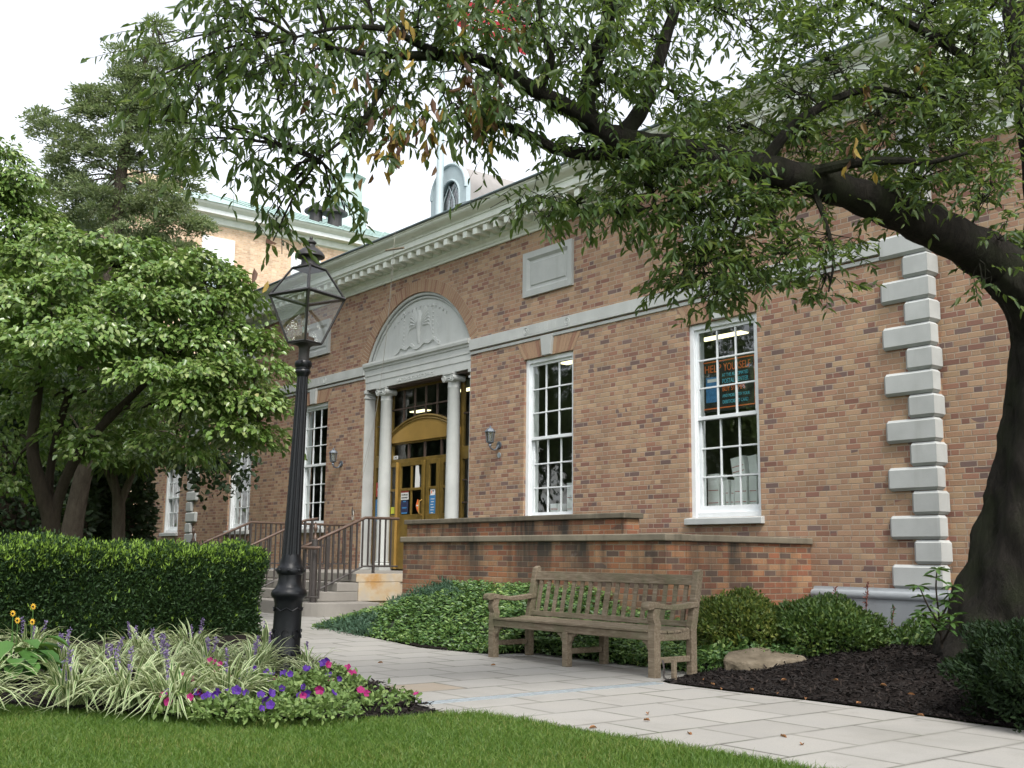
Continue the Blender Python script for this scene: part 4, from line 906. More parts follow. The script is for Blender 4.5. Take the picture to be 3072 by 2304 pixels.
# boulder
def boulder():
    from mathutils import noise
    bm = bmesh.new()
    pts = [(-.36, -.10, 0), (-.30, .14, 0), (.05, .20, 0), (.36, .12, .0), (.40, -.06, 0), (.05, -.20, 0), (-.22, -.20, 0),
           (-.37, -.08, .13), (-.28, .12, .16), (-.02, .15, .20), (.14, .10, .175), (.37, .06, .125), (.39, -.03, .11), (.12, -.15, .115), (-.14, -.19, .10), (-.26, -.17, .085), (-.30, -.02, .15)]
    for q in pts: bm.verts.new(q)
    bmesh.ops.convex_hull(bm, input=bm.verts); bmesh.ops.bevel(bm, geom=list(bm.edges), offset=.012, segments=1, affect='EDGES')
    bmesh.ops.triangulate(bm, faces=bm.faces); bmesh.ops.subdivide_edges(bm, edges=bm.edges, cuts=3, use_grid_fill=True)
    for v in bm.verts: v.co += v.co.normalized() * (noise.noise(v.co * 9) * .016 + noise.noise(v.co * 28) * .007)
    me = bpy.data.meshes.new('boulder'); bm.to_mesh(me); bm.free(); me.materials.append(M['rock'])
    o = bpy.data.objects.new('boulder', me); C.objects.link(o); o.location = (10.78, -3.30, .03); o.rotation_euler = (0, R(-2), R(52))
    return tag(o, 'flat angular brown boulder lying on the dark mulch in front of the round shrubs', 'rock')
import bmesh
boulder()

# wall lanterns
def wall_lantern(X, label, disc):
    o = thing('wall_lantern', label, 'lantern', (X, 0, 2.98), 'wall lanterns flanking the entrance')
    m = M['gunmetal']; Y = -.20
    b = MB(); b.lathe([(.05, .0), (.05, .012)], 12, 0, 0); bp = MB(); bp.tube([(0, -.001, -.13), (0, -.02, -.13)], .058, 14); bp.build('backplate', m, o)
    a = MB(); a.tube(spline([(0, -.02, -.13), (0, -.08, -.21), (0, -.15, -.21), (0, Y, -.17), (0, Y, -.12)], 5), .014, 8); a.build('bracket', m, o, smooth=True)
    c = MB(); c.lathe([(.012, -.17), (.03, -.15), (.022, -.125), (.062, -.10), (.066, -.085)], 6, 0, Y); c.build('cage_base', m, o)
    g = MB(); g.lathe([(.058, -.085), (.075, .07)], 6, 0, Y, cap=False); g.build('pane', M['frost'], o)
    fr = MB()
    for k in range(6):
        t = k * math.pi / 3; fr.tube([(.060 * math.cos(t), Y + .060 * math.sin(t), -.09), (.078 * math.cos(t), Y + .078 * math.sin(t), .075)], .006, 5)
    fr.build('cage', m, o)
    r_ = MB(); r_.lathe([(.092, .07), (.095, .08), (.06, .125), (.03, .145), (.012, .15), (.016, .165), (.003, .18)], 6, 0, Y); r_.build('cap', m, o)
    if disc: 
        d = MB(); d.tube([(0, -.001, -.30), (0, -.012, -.30)], .045, 16); d.build('disc', M['steel'], o)
M['gunmetal'] = simple('blue_grey_lantern_metal', (.12, .14, .165), .45, .2, 10, metal=.3)
M['frost'] = glass_mat('dusty_lantern_glass', (.55, .6, .6), .25, 0, .15, .7)
wall_lantern(2.66, 'grey carriage lantern on the brick wall right of the entrance columns', True)
wall_lantern(-2.64, 'grey carriage lantern on the brick wall left of the entrance, near the lamp post', False)

# halyard with its stick and cleat
rope = MB(); rp = [aty(853, 475, -.78), aty(850, 540, -.80)]; e1 = aty(768, 1095, -.05); e2 = aty(776, 1040, -.05)
for e, d in ((e1, 0), (e2, .03)): rope.tube(spline([rp[1] + np.array([d, 0, 0]), (rp[1] * .65 + e * .35) + np.array([.04, .1, 0]), (rp[1] * .3 + e * .7) + np.array([.05, .1, -.02]), e], 8), .0032, 4)
rope.tube([aty(858, 462, -.74), rp[1]], .0032, 4)
M['rope'] = simple('pale_rope', (.36, .34, .30), .9)
tag(rope.build('halyard_rope', M['rope'], None), 'thin pale rope slanting down the facade across the left side of the arch', 'rope')
st = MB(); a, b = aty(834, 541, -.80), aty(872, 535, -.80); st.tube([a, b], .02, 6); tag(st.build('rope_stick', M['teak'], None), 'short wooden stick tied to the rope below the cornice', 'stick')
o = thing('rope_cleat', 'small metal cleat with a coil of rope on the brick left of the entrance', 'cleat', (-2.05, 0, 1.82))
mb = MB(); mb.tube([(0, -.002, .05), (0, -.05, .05)], .012, 8); mb.tube([(0, -.05, -.03), (0, -.06, .05), (0, -.05, .12)], .012, 8); mb.build('hook', M['lead'], o)
mb = MB(); mb.tube([(.03 * math.cos(t), -.04, -.04 + .09 * math.sin(t)) for t in np.linspace(0, 6.2, 16)], .010, 6); mb.build('coil', M['rope'], o)

# flagpole and flag
o = thing('flagpole', 'tall white flagpole rising from the roof in front of the dormer', 'flagpole', (0, .48, 6.95))
mb = MB(); mb.lathe([(.09, -.1), (.09, .5), (.078, .55), (.07, 2.4), (.058, 2.45), (.05, 6.5), (.04, 6.6)], 14); mb.build('pole', M['pale_paint'], o, smooth=True)
mb = MB(); mb.sphere((0, 0, 6.68), .09, 12, 8); mb.build('finial', M['gold'], o, smooth=True)
def flag():
    o = thing('flag', 'red white and blue striped flag hanging behind the upper branches', 'flag', (0.05, .40, 13.0))
    p0 = aty(972, -118, .40); W, H = 2.3, 1.4
    u = unit(np.array([.80, .35, -.52])); v = unit(np.array([-.42, .1, -.86]))
    base = p0 - np.array([.05, .40, 13.0])
    def P(a, b): return base + u * a * W + v * b * H + np.array([.25, -.6, .1]) * .22 * math.sin(a * 9 + b * 2) * a
    for nm, mat, rows in (('red_stripe', M['flag_red'], range(0, 13, 2)), ('white_stripe', M['flag_white'], range(1, 13, 2))):
        mb = MB()
        for r_ in rows:
            a0 = .4 if r_ < 7 else 0
            xs = np.linspace(a0, 1, 18)
            for a, b in zip(xs[:-1], xs[1:]): mb.quad(P(a, r_ / 13), P(b, r_ / 13), P(b, (r_ + 1) / 13), P(a, (r_ + 1) / 13))
        mb.build(nm, mat, o, smooth=True)
    mb = MB(); xs = np.linspace(0, .4, 8)
    for a, b in zip(xs[:-1], xs[1:]): mb.quad(P(a, 0), P(b, 0), P(b, 7 / 13), P(a, 7 / 13))
    ca = mb.build('canton', M['flag_blue'], o, smooth=True)
    st = MB(); nrm = np.cross(u, v) * .012
    for i in range(9):
        for j in range(6 if i % 2 == 0 else 5):
            a, b = .4 * (j * 2 + 1 + (i % 2)) / 12, 7 / 13 * (i + 1) / 10; c = P(a, b)
            for sgn in (1, -1):
                q = [c + nrm * sgn + (u * math.sin(k * math.pi / 5) - v * math.cos(k * math.pi / 5)) * (.045 if k % 2 == 0 else .018) for k in range(10)]; st.add(q, [tuple(range(10))])
    st.build('star', M['flag_white'], ca)
flag()

# things seen through the windows
def printed_sign():  # printed board in bright inks, gives off no light
    Y = .24; o = thing('printed_sign', 'dark self service sign lettered in orange and blue inside the right window', 'sign', (7.42, Y, 3.38))
    mb = MB(); mb.box(-.50, .50, .004, .03, -.38, .35); mb.build('board', M['signback'], o)
    b = MB()
    for q in [(-.47, .47, .305, .32), (-.47, .47, -.345, -.33), (-.47, -.455, -.33, .305), (.455, .47, -.33, .305)]: b.box(q[0], q[1], -.004, .002, q[2], q[3])
    b.build('border', M['orange'], o)
    text_mesh('lettering', 'HELP', .150, M['orange'], o, (-.42, 0, .165), sx=.92); text_mesh('lettering', 'YOURSELF', .150, M['orange'], o, (-.075, 0, .165), sx=.86 * .78)
    for t, z, m, s in [('AT THE AUTOMATED', .085, 'cyan', .068), ('POSTAL CENTER', -.005, 'cyan', .088), ('BUY STAMPS', -.115, 'orange', .095), ('AND MORE WITH YOUR', -.20, 'cyan', .062), ('DEBIT/CREDIT CARD', -.285, 'cyan', .068)]:
        w_ = {'AT THE AUTOMATED': .72, 'POSTAL CENTER': .72, 'BUY STAMPS': .78, 'AND MORE WITH YOUR': .72, 'DEBIT/CREDIT CARD': .74}[t]
        text_mesh('lettering', t, s, M[m], o, (-.10, 0, z), sx=w_ * .95)
    k = MB(); k.box(-.39, -.17, -.003, .002, -.25, .10); k.build('kiosk_picture', M['blue'], o); k = MB(); k.box(-.36, -.20, -.006, -.003, .03, .075); k.build('kiosk_screen', M['paper'], o)
printed_sign()
def tube_light(x0, x1, y, z, label, ry=0):
    o = thing('ceiling_light', label, 'light', ((x0 + x1) / 2, y, z), 'fluorescent lights inside the post office'); h = (x1 - x0) / 2
    mb = MB(); mb.box(-h, h, -.10, .10, .0, .16); mb.build('housing', M['paper'], o); mb = MB(); mb.box(-h + .02, h - .02, -.09, .09, -.02, -.001); mb.build('tube', M['tube'], o)
tube_light(5.72, 6.62, 1.6, 4.40, 'lit fluorescent tube seen through the top of the right window')
tube_light(-2.95, -2.35, 1.9, 4.12, 'lit fluorescent light seen through the glazing over the door')
tube_light(.15, .75, .9, 4.14, 'lit fluorescent light seen at the right edge of the entrance glazing')
tube_light(3.1, 3.5, 1.0, 4.30, 'small lit fluorescent light at the top of the window right of the entrance')
def carton(x, y, z, w_, h, d, tilt, label, stripe=True):
    o = thing('mailing_carton', label, 'carton', (x, y, z), 'white mailing cartons standing in the windows'); o.rotation_euler = (0, R(tilt), 0)
    mb = MB(); mb.box(-w_ / 2, w_ / 2, -d / 2, d / 2, 0, h); mb.build('box', M['cardboard'], o, bevel=.004)
    if stripe:
        mb = MB(); mb.box(-w_ / 2 + .01, w_ / 2 - .01, -d / 2 - .002, -d / 2 - .001, .06, .068); mb.box(-w_ / 2 + .01, w_ / 2 - .01, -d / 2 - .002, -d / 2 - .001, h * .5, h * .5 + .008); mb.build('stripe', M['redink'], o)
    return o
zs = 1.72
SH = MB(); SH.box(6.95, 8.1, .27, .75, 1.60, 1.70); SH.build('window_shelf', M['interior'], PO)
SH = MB(); SH.box(3.33, 4.50, .27, .75, 1.60, 1.70); SH.build('window_shelf', M['interior'], PO)
carton(7.02, .45, 1.70, .20, .46, .18, 0, 'white carton at the left end of the row in the right window')
carton(7.175, .46, 1.70, .07, .36, .2, 3, 'slim white carton second from the left in the right window')
carton(7.27, .46, 1.70, .06, .37, .2, -2, 'slim white carton third from the left in the right window')
carton(7.345, .46, 1.70, .06, .36, .2, 4, 'slim white carton fourth from the left in the right window')
carton(7.50, .46, 1.70, .21, .40, .2, 0, 'wide white carton under the tilted one in the right window')
carton(7.48, .46, 2.11, .22, .26, .2, -9, 'tilted white carton stacked highest left of the folder boxes in the right window')
carton(7.70, .47, 1.70, .13, .40, .2, 0, 'upright white carton right of the wide one in the right window')
carton(7.70, .47, 2.11, .14, .27, .15, -6, 'leaning white carton stacked between two others in the right window', False)
carton(7.90, .46, 1.70, .20, .40, .2, 0, 'large white carton at the right edge of the right window, below')
carton(7.90, .46, 2.11, .19, .32, .2, 0, 'large white carton at the right edge of the right window, on top')
carton(4.02, .5, 1.70, .22, .48, .18, 0, 'white carton in the window right of the entrance, right side low')
carton(4.22, .5, 1.70, .14, .75, .18, 0, 'tall white carton against the right edge of the window right of the entrance')
carton(3.60, .5, 1.70, .20, .16, .18, 0, 'low white carton in the left corner of the window right of the entrance')

def notice(name, label, cat, x, z, w_, h, mat, y=.215, extra=None):
    o = thing(name, label, cat, (x, y, z)); mb = MB(); mb.box(-w_ / 2, w_ / 2, 0, .003, -h / 2, h / 2); mb.build('sheet', M[mat], o)
    if extra: extra(o)
    return o
mbp = MB(); mbp.extr([(-.085, -.23), (.075, -.22), (.085, -.03), (.05, .05), (.03, .20), (.01, .22), (-.07, .22)], 'y', .212, .215)
tag(mbp.build('paper_notice', M['paper'], None, loc=(-.13, 0, 2.49)), 'plain white torn paper taped in the upper door pane', 'notice')
def we(o):
    text_mesh('lettering', 'WE APPRECIATE', .042, M['ink'], o, (0, -.001, .012), align='CENTER', sx=.72); text_mesh('lettering', 'YOUR BUSINESS', .042, M['ink'], o, (0, -.001, -.042), align='CENTER', sx=.72)
    mb = MB(); mb.box(-.13, .13, 0, .003, .07, .10); mb.build('red_band', M['redink'], o)
notice('thank_you_notice', 'white lettered notice with a red top band on the door', 'notice', -.56, 2.12, .26, .135, 'paper', .214, we)
def po2(o):
    mb = MB()
    for z, w_ in ((.10, .1), (-.02, .16), (-.12, .2)): mb.box(-w_ / 2, w_ / 2, -.002, -.001, z - .012, z + .012)
    mb.build('print', M['blue'], o)
notice('dark_poster', 'dark navy poster under the white notice on the door', 'poster', -.56, 1.92, .25, .23, 'navy', .214, po2)
mb = MB(); mb.extr([(0, -.12), (.062, 0), (0, .12), (-.062, 0)], 'y', .21, .214); d = mb.build('diamond_sticker', M['orange'], None, loc=(-.10, 0, 1.93)); tag(d, 'orange diamond sticker on the lower right door pane', 'sticker')
mb = MB(); mb.box(-.04, .04, .208, .2095, -.012, .012); mb.build('band', M['paper'], d)
def lines(n, col='paper'):
    def f(o):
        mb = MB()
        for k in range(n): 
            zz = .13 - k * .05; mb.box(-.06 + .01 * (k % 2), .06 - .015 * (k % 3), -.002, -.001, zz, zz + .012)
        mb.build('print', M[col], o)
    return f
notice('blue_poster', 'blue lettered poster in the narrow leaf right of the door', 'poster', .385, 1.90, .20, .42, 'blue', .214, lines(6))
def cardpic(o):
    mb = MB(); mb.box(-.05, -.02, -.002, -.001, -.03, .02); mb.build('print', M['orange'], o); mb = MB(); mb.box(.0, .03, -.002, -.001, .0, .03); mb.build('print', M['navy'], o)
notice('card_sticker', 'small white sticker of card emblems above the blue poster', 'sticker', .39, 2.17, .15, .13, 'paper', .212, cardpic)
notice('blue_leaflet', 'white edged blue leaflet in the far right entrance pane beside the brick', 'leaflet', 1.57, 1.86, .26, .34, 'paper', .262, lambda o: (lambda m: (m.box(-.10, .10, -.002, -.001, -.13, .13), m.build('picture', M['blue'], o)))(MB()))
def emblem(o):
    mb = MB(); mb.tube([(-.02 + .045 * math.cos(t), -.003, .045 * math.sin(t)) for t in np.linspace(0, 6.28, 15)], .008, 5); mb.tube([(-.02, -.003, -.03), (-.02, -.003, .03)], .012, 6); mb.build('emblem', M['paper'], o)
notice('red_notice', 'red notice with a round white emblem in the left entrance pane', 'notice', -1.555, 2.29, .26, .28, 'redink', .262, emblem)
notice('tall_blue_poster', 'pale blue poster low in the left entrance pane behind the column', 'poster', -1.57, 1.88, .24, .44, 'blue', .262, lines(5))
notice('yellow_card', 'small yellow green card at the bottom of the narrow left door leaf', 'card', -.975, 1.86, .13, .13, 'yellowprint', .214)
notice('number_plate', 'small grey number label in the corner above the door', 'label', -1.02, 2.89, .16, .07, 'paper', .28, lambda o: text_mesh('lettering', '143', .06, M['ink'], o, (0, -.001, -.02), align='CENTER'))

# far brick building behind the trees
def far_building():
    X = -20; o = thing('brick_building', 'far pale brick building with green copper roof behind the conifer', 'building', (X, 5, 0))
    L = lambda x, y, z: (x - X, y - 5, z)
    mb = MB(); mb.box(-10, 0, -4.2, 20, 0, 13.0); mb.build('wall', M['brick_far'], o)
    mb = MB(); PR = [(0, 12.85), (.10, 12.9), (.15, 13.05), (.15, 13.12), (.45, 13.15), (.45, 13.3), (.60, 13.42), (.65, 13.5), (0, 13.5)]
    n = len(PR); mb.add([p for a, z in PR for p in [(-10, -4.2 - a, z), (a, -4.2 - a, z), (a, 20, z)]], [(3 * i + j, 3 * i + j + 1, 3 * (i + 1) + j + 1, 3 * (i + 1) + j) for i in range(n - 1) for j in range(2)])
    mb.build('cornice', M['far_white'], o)
    mb = MB(); mb.add([(.68, -4.9, 13.5), (.68, 21, 13.5), (-5, 21, 15.7), (-5, .8, 15.7), (-10.7, -4.9, 13.5), (-10.7, 21, 13.5)], [(0, 1, 2, 3), (0, 3, 4), (3, 2, 5, 4)]); 
    rf = mb.build('roof', M['copper'], o)
    sm = MB()
    for k in range(30):
        y = .9 + k * .65; sm.tube([(.66, y, 13.52), (-4.9, y, 15.72)], .028, 4)
    sm.build('seam', M['copper'], rf)
    for y0, nm in ((-.65, 1), (2.9, 1), (6.45, 1), (10, 1)):
        y = y0
        w = MB(); w.box(-.02, .06, y - .62, y - .5, 9.6, 12.4); w.box(-.02, .06, y + .5, y + .62, 9.6, 12.4); w.box(-.02, .06, y - .5, y + .5, 11.5, 12.4); w.box(-.02, .12, y - .7, y + .7, 9.45, 9.6)
        wo = w.build('window', M['white'], o); s = MB()
        for q in (-.17, .17): s.box(-.01, .03, y + q - .02, y + q + .02, 9.6, 11.5)
        for k in range(5): s.box(-.01, .03, y - .5, y + .5, 9.6 + k * .44 - .02, 9.6 + k * .44 + .02)
        s.build('sash', M['white'], wo); p = MB(); p.quad((.005, y - .5, 9.6), (.005, y + .5, 9.6), (.005, y + .5, 11.5), (.005, y - .5, 11.5)); p.build('pane', M['skyglass'], wo)
    for (yy, xx, r_, h) in ((4.1, -1.6, .38, .75), (4.75, -1.2, .42, .7)):
        mb = MB(); mb.lathe([(r_ * .7, 14.0), (r_ * .7, 14.0 + h), (r_ * 1.25, 14.0 + h), (r_ * 1.25, 14.0 + h + .08), (r_ * .5, 14.3 + h), (.02, 14.45 + h)], 16, xx, yy); mb.build('roof_vent', M['lead'], o)
    mb = MB(); mb.box(-1.8, -.4, -4.0, -1.9, 13.4, 14.4); mb.build('chimney_block', M['brick_far'], o)
    mb = MB(); cx, cy = -3.6, 6.6
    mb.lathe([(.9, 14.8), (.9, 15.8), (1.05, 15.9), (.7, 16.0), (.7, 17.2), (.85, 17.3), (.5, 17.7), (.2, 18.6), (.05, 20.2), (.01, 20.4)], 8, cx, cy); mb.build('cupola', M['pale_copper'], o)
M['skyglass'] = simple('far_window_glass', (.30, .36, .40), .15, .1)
far_building()
# ================================================================== vegetation
UP = np.array([0, 0, 1.0])
PXM = FPX / 3072 * 2212                        # view pixels per metre at one metre
class Wood(MB): pass

M['dark_soilgreen'] = simple('shaded_stems', (.014, .02, .010), .95, .4, 20)  # near-black: shade inside hedge, shrubs and ground cover put into the colour
# ---- the old cherry tree leaning over from the right
CH = thing('cherry_tree', 'big cherry tree arching over the bench from the right edge', 'tree', (12.9, -2.2, .1))
ORG = np.array([12.9, -2.2, .1])
def limb(pts, name='branch', n=12, sub=6, mat=None, lump=.0):
    S = spline(pts, sub); mb = MB(); P = np.array([at(x, y, d) for x, y, d, r_ in S]) - ORG
    rad = S[:, 3] * (1 + lump * np.sin(np.arange(len(S)) * 1.7) + lump * .6 * np.sin(np.arange(len(S)) * .9 + 1))
    mb.tube(P, rad, n); mb.build(name, mat or M['bark'], CH, smooth=True); return [(x, y, d) for x, y, d, r_ in S]
LIMBS = []
def fluted_trunk():
    S = spline([(2212, 1500, 8.9, .70), (2216, 1420, 8.95, .62), (2222, 1330, 9.0, .54), (2230, 1210, 9, .44), (2238, 1100, 9, .375), (2246, 1000, 9, .34), (2255, 900, 9, .315), (2263, 800, 9, .30), (2262, 720, 9, .285), (2225, 640, 8.95, .235), (2158, 575, 8.9, .20)], 6)
    mb = MB(); n = 48; vs = []; C0 = [at(*s[:3]) for s in S]
    for i, s in enumerate(S):
        c = C0[i]; t = unit(C0[min(i + 1, len(S) - 1)] - C0[max(i - 1, 0)]); u = unit(np.cross(t, np.array([0, 1., 0]))); w = np.cross(t, u)
        for j in range(n):
            a = 2 * math.pi * j / n; k = 1 + .10 * math.sin(a * 3 + i * .06) + .055 * math.sin(a * 7 - i * .1) + .03 * math.sin(a * 4 + i * .9) + .05 * math.sin(a * 11 + i * .35) * math.sin(i * .5 + a * 2) + rng.normal() * .012 + (.16 * math.exp(-((a - 3.6) / .35) ** 2 - ((i - 25) / 2.5) ** 2)) + (.13 * math.exp(-((a - 2.6) / .4) ** 2 - ((i - 17) / 2.5) ** 2)); k = 1 + (k - 1) * min(1, s[3] / .3)
            vs.append(c + (u * math.cos(a) + w * math.sin(a)) * s[3] * k - ORG)
    mb.add(vs, [(i * n + j, i * n + (j + 1) % n, (i + 1) * n + (j + 1) % n, (i + 1) * n + j) for i in range(len(S) - 1) for j in range(n)])
    mb.build('trunk', M['bark'], CH, smooth=True); return [tuple(s[:3]) for s in S[-12:]]
LIMBS += fluted_trunk()
LIMBS += limb([(2200, 612, 8.93, .215), (2150, 565, 8.9, .195), (2050, 508, 8.75, .175), (1950, 462, 8.6, .155), (1850, 422, 8.45, .135), (1750, 390, 8.3, .122), (1650, 366, 8.15, .112), (1550, 345, 8.0, .108), (1450, 325, 7.85, .10), (1360, 308, 7.7, .095), (1295, 285, 7.6, .085), (1262, 245, 7.55, .070)], lump=.05, n=14)
LIMBS += limb([(1268, 250, 7.55, .066), (1270, 190, 7.5, .062), (1295, 105, 7.4, .056), (1312, 45, 7.35, .050), (1325, -60, 7.3, .04)], lump=.05)
LIMBS += limb([(1290, 275, 7.6, .07), (1237, 240, 7.45, .062), (1154, 193, 7.3, .052), (1087, 153, 7.2, .044), (1040, 128, 7.1, .038), (971, 123, 7.0, .034), (871, 120, 6.9, .028), (787, 115, 6.8, .020), (700, 100, 6.7, .012)], lump=.07)
LIMBS += limb([(975, 124, 7.0, .03), (940, 112, 6.95, .03), (897, 92, 6.9, .025), (837, 63, 6.8, .022), (737, 60, 6.7, .014), (640, 80, 6.6, .008)], lump=.06, n=8)
LIMBS += limb([(868, 121, 6.9, .02), (814, 213, 6.7, .016), (771, 277, 6.6, .013), (725, 315, 6.5, .009), (690, 345, 6.45, .005)], n=6)
LIMBS += limb([(1390, 320, 7.75, .065), (1297, 333, 7.65, .05), (1204, 323, 7.5, .042), (1154, 297, 7.4, .036), (1071, 267, 7.3, .026), (1000, 250, 7.2, .014)], lump=.05, n=8)
LIMBS += limb([(1340, 300, 7.7, .07), (1387, 233, 7.8, .058), (1414, 160, 7.9, .05), (1445, 60, 8.0, .042), (1480, -40, 8.0, .03)], lump=.05, n=9)
LIMBS += limb([(1160, 195, 7.3, .04), (1190, 130, 7.2, .028), (1170, 60, 7.1, .02), (1160, -30, 7.0, .012)], n=7)
LIMBS += limb([(1640, 364, 8.15, .05), (1708, 277, 8.2, .038), (1775, 230, 8.3, .034), (1841, 200, 8.4, .03), (1908, 193, 8.5, .022), (1990, 215, 8.6, .012)], n=8)
LIMBS += limb([(1720, 380, 8.25, .05), (1841, 353, 8.1, .04), (1941, 347, 8.0, .03), (2008, 350, 7.9, .022), (2090, 330, 7.8, .012)], n=8)
LIMBS += limb([(1640, 375, 8.15, .05), (1650, 400, 8.1, .036), (1661, 443, 8.05, .026), (1681, 500, 8.0, .016), (1700, 560, 7.9, .008)], n=7)
LIMBS += limb([(1657, 413, 8.1, .02), (1608, 447, 8.0, .015), (1571, 533, 7.9, .010), (1560, 590, 7.85, .006)], n=6)
LIMBS += limb([(2262, 760, 9.0, .2), (2262, 600, 9.1, .19), (2255, 400, 9.2, .16), (2225, 200, 9.3, .13), (2190, 0, 9.4, .10), (2170, -150, 9.5, .07)], lump=.05)
LIMBS += limb([(2235, 260, 9.28, .06), (2120, 150, 9.0, .04), (1980, 60, 8.8, .03), (1850, -10, 8.6, .02)], n=8)
LIMBS += limb([(1560, 345, 8.0, .03), (1480, 420, 7.8, .018), (1380, 455, 7.6, .012), (1250, 460, 7.4, .007)], n=6)
LIMBS += limb([(1750, 395, 8.3, .03), (1780, 470, 8.2, .018), (1800, 560, 8.1, .012), (1790, 630, 8.0, .006)], n=6)
LW = np.array([at(*l) for l in LIMBS])
# crown: patches of drooping twigs  (x, y, rx, ry, depth, spread, twigs, droop)
CR = [(520, 110, 120, 90, 6.5, .6, 60, 1), (430, 195, 80, 90, 6.4, .5, 44, 1), (400, 300, 55, 70, 6.4, .4, 22, 1), (600, 215, 120, 90, 6.5, .6, 62, 1), (560, 325, 110, 60, 6.4, .5, 34, 1),
      (690, 110, 120, 100, 6.7, .6, 62, 1), (735, 265, 80, 80, 6.6, .4, 36, 1), (690, 370, 70, 45, 6.5, .3, 17, 1), (600, 405, 70, 40, 6.4, .3, 12, 1), (850, 300, 50, 70, 6.7, .3, 18, 1), (870, 70, 130, 75, 6.9, .6, 62, 1),
      (820, 200, 80, 80, 6.8, .5, 40, 1), (715, 425, 45, 30, 6.5, .25, 9, 1), (590, 520, 45, 50, 6.4, .3, 7, 1), (590, 470, 40, 40, 6.5, .2, 6, 1), (745, 455, 30, 40, 6.5, .2, 4, 1), (1000, 150, 110, 110, 7.0, .6, 64, 1), (960, 235, 60, 50, 7.0, .4, 20, 1),
      (1120, 80, 140, 85, 7.1, .6, 66, 1), (1110, 235, 100, 60, 7.2, .4, 34, 1), (1010, 275, 45, 40, 7.1, .3, 12, 1), (1060, 310, 40, 40, 7.2, .3, 8, 1), (1250, 110, 110, 120, 7.3, .7, 64, .8), (1330, 200, 90, 90, 7.6, .6, 48, .8),
      (1290, 335, 110, 40, 7.5, .5, 34, .8), (1420, 90, 110, 90, 7.9, .7, 60, .8), (1480, 230, 100, 70, 8.0, .7, 50, .7), (1640, 75, 90, 70, 8.2, .8, 28, .7), (1560, 275, 110, 65, 8.1, .7, 60, .6), (1500, 335, 130, 45, 7.7, .5, 44, .6),
      (1240, 445, 110, 32, 7.4, .4, 22, .8), (1120, 450, 70, 22, 7.3, .3, 9, .8), (1340, 470, 100, 40, 7.6, .4, 30, .8), (1400, 400, 100, 50, 7.7, .4, 40, .7), (1490, 470, 110, 60, 7.8, .5, 50, .7), (1500, 575, 85, 60, 7.9, .4, 42, .7), (1590, 590, 80, 65, 7.95, .4, 40, .7),
      (1470, 630, 70, 25, 7.8, .3, 11, .8), (1545, 655, 50, 22, 7.9, .3, 8, .8), (1690, 560, 70, 70, 8.0, .4, 30, .7), (1780, 610, 50, 45, 8.1, .3, 14, .8), (1640, 470, 100, 60, 8.1, .5, 46, .6), (1790, 530, 70, 55, 8.2, .4, 20, .7),
      (1790, 130, 130, 90, 8.5, 1, 70, .5), (1880, 260, 130, 90, 8.5, 1, 84, .5), (2040, 90, 130, 90, 8.8, 1, 84, .5), (2080, 230, 110, 100, 8.8, 1, 74, .5), (2150, 390, 65, 90, 8.7, .8, 42, .6), (1720, 310, 90, 60, 8.3, .7, 56, .5),
      (1700, 420, 120, 35, 8.0, .5, 44, .5), (1930, 440, 90, 50, 8.3, .6, 34, .6), (2000, 380, 100, 60, 8.4, .7, 46, .6), (2170, 520, 40, 60, 8.6, .5, 14, .8), (2125, 615, 28, 32, 8.6, .2, 6, 1), (480, 40, 60, 40, 6.4, .3, 14, 1), (2190, 150, 40, 150, 8.6, .6, 46, .6), (1330, 30, 25, 120, 7.2, .3, 14, .8), (1580, 410, 90, 40, 7.8, .4, 40, .6), (1990, 190, 120, 80, 8.7, .8, 60, .3), (1850, 370, 110, 50, 8.9, .6, 40, .3), (2060, 320, 110, 70, 8.9, .7, 50, .3), (1700, 210, 110, 70, 8.6, .7, 50, .4), (1370, 350, 90, 35, 7.6, .3, 26, .5), (1480, 360, 100, 30, 7.5, .3, 28, .5)]
CR += [(330, 170, 45, 60, 6.4, .3, 12, 1), (345, 95, 45, 40, 6.4, .3, 9, 1), (350, 260, 40, 50, 6.4, .3, 9, 1), (1180, 470, 60, 22, 7.3, .3, 8, .8), (2000, 30, 120, 50, 8.9, .7, 34, .4), (2120, 80, 90, 90, 9.0, .7, 44, .4), (2060, 160, 120, 70, 9.1, .7, 44, .4), (1760, 60, 90, 50, 8.6, .6, 30, .5)]
CR += [(x, -5, 85, 45, 6.5 + (x - 500) * .00135, .6, 26, .8 if x < 1300 else .5) for x in range(540, 2200, 125)]
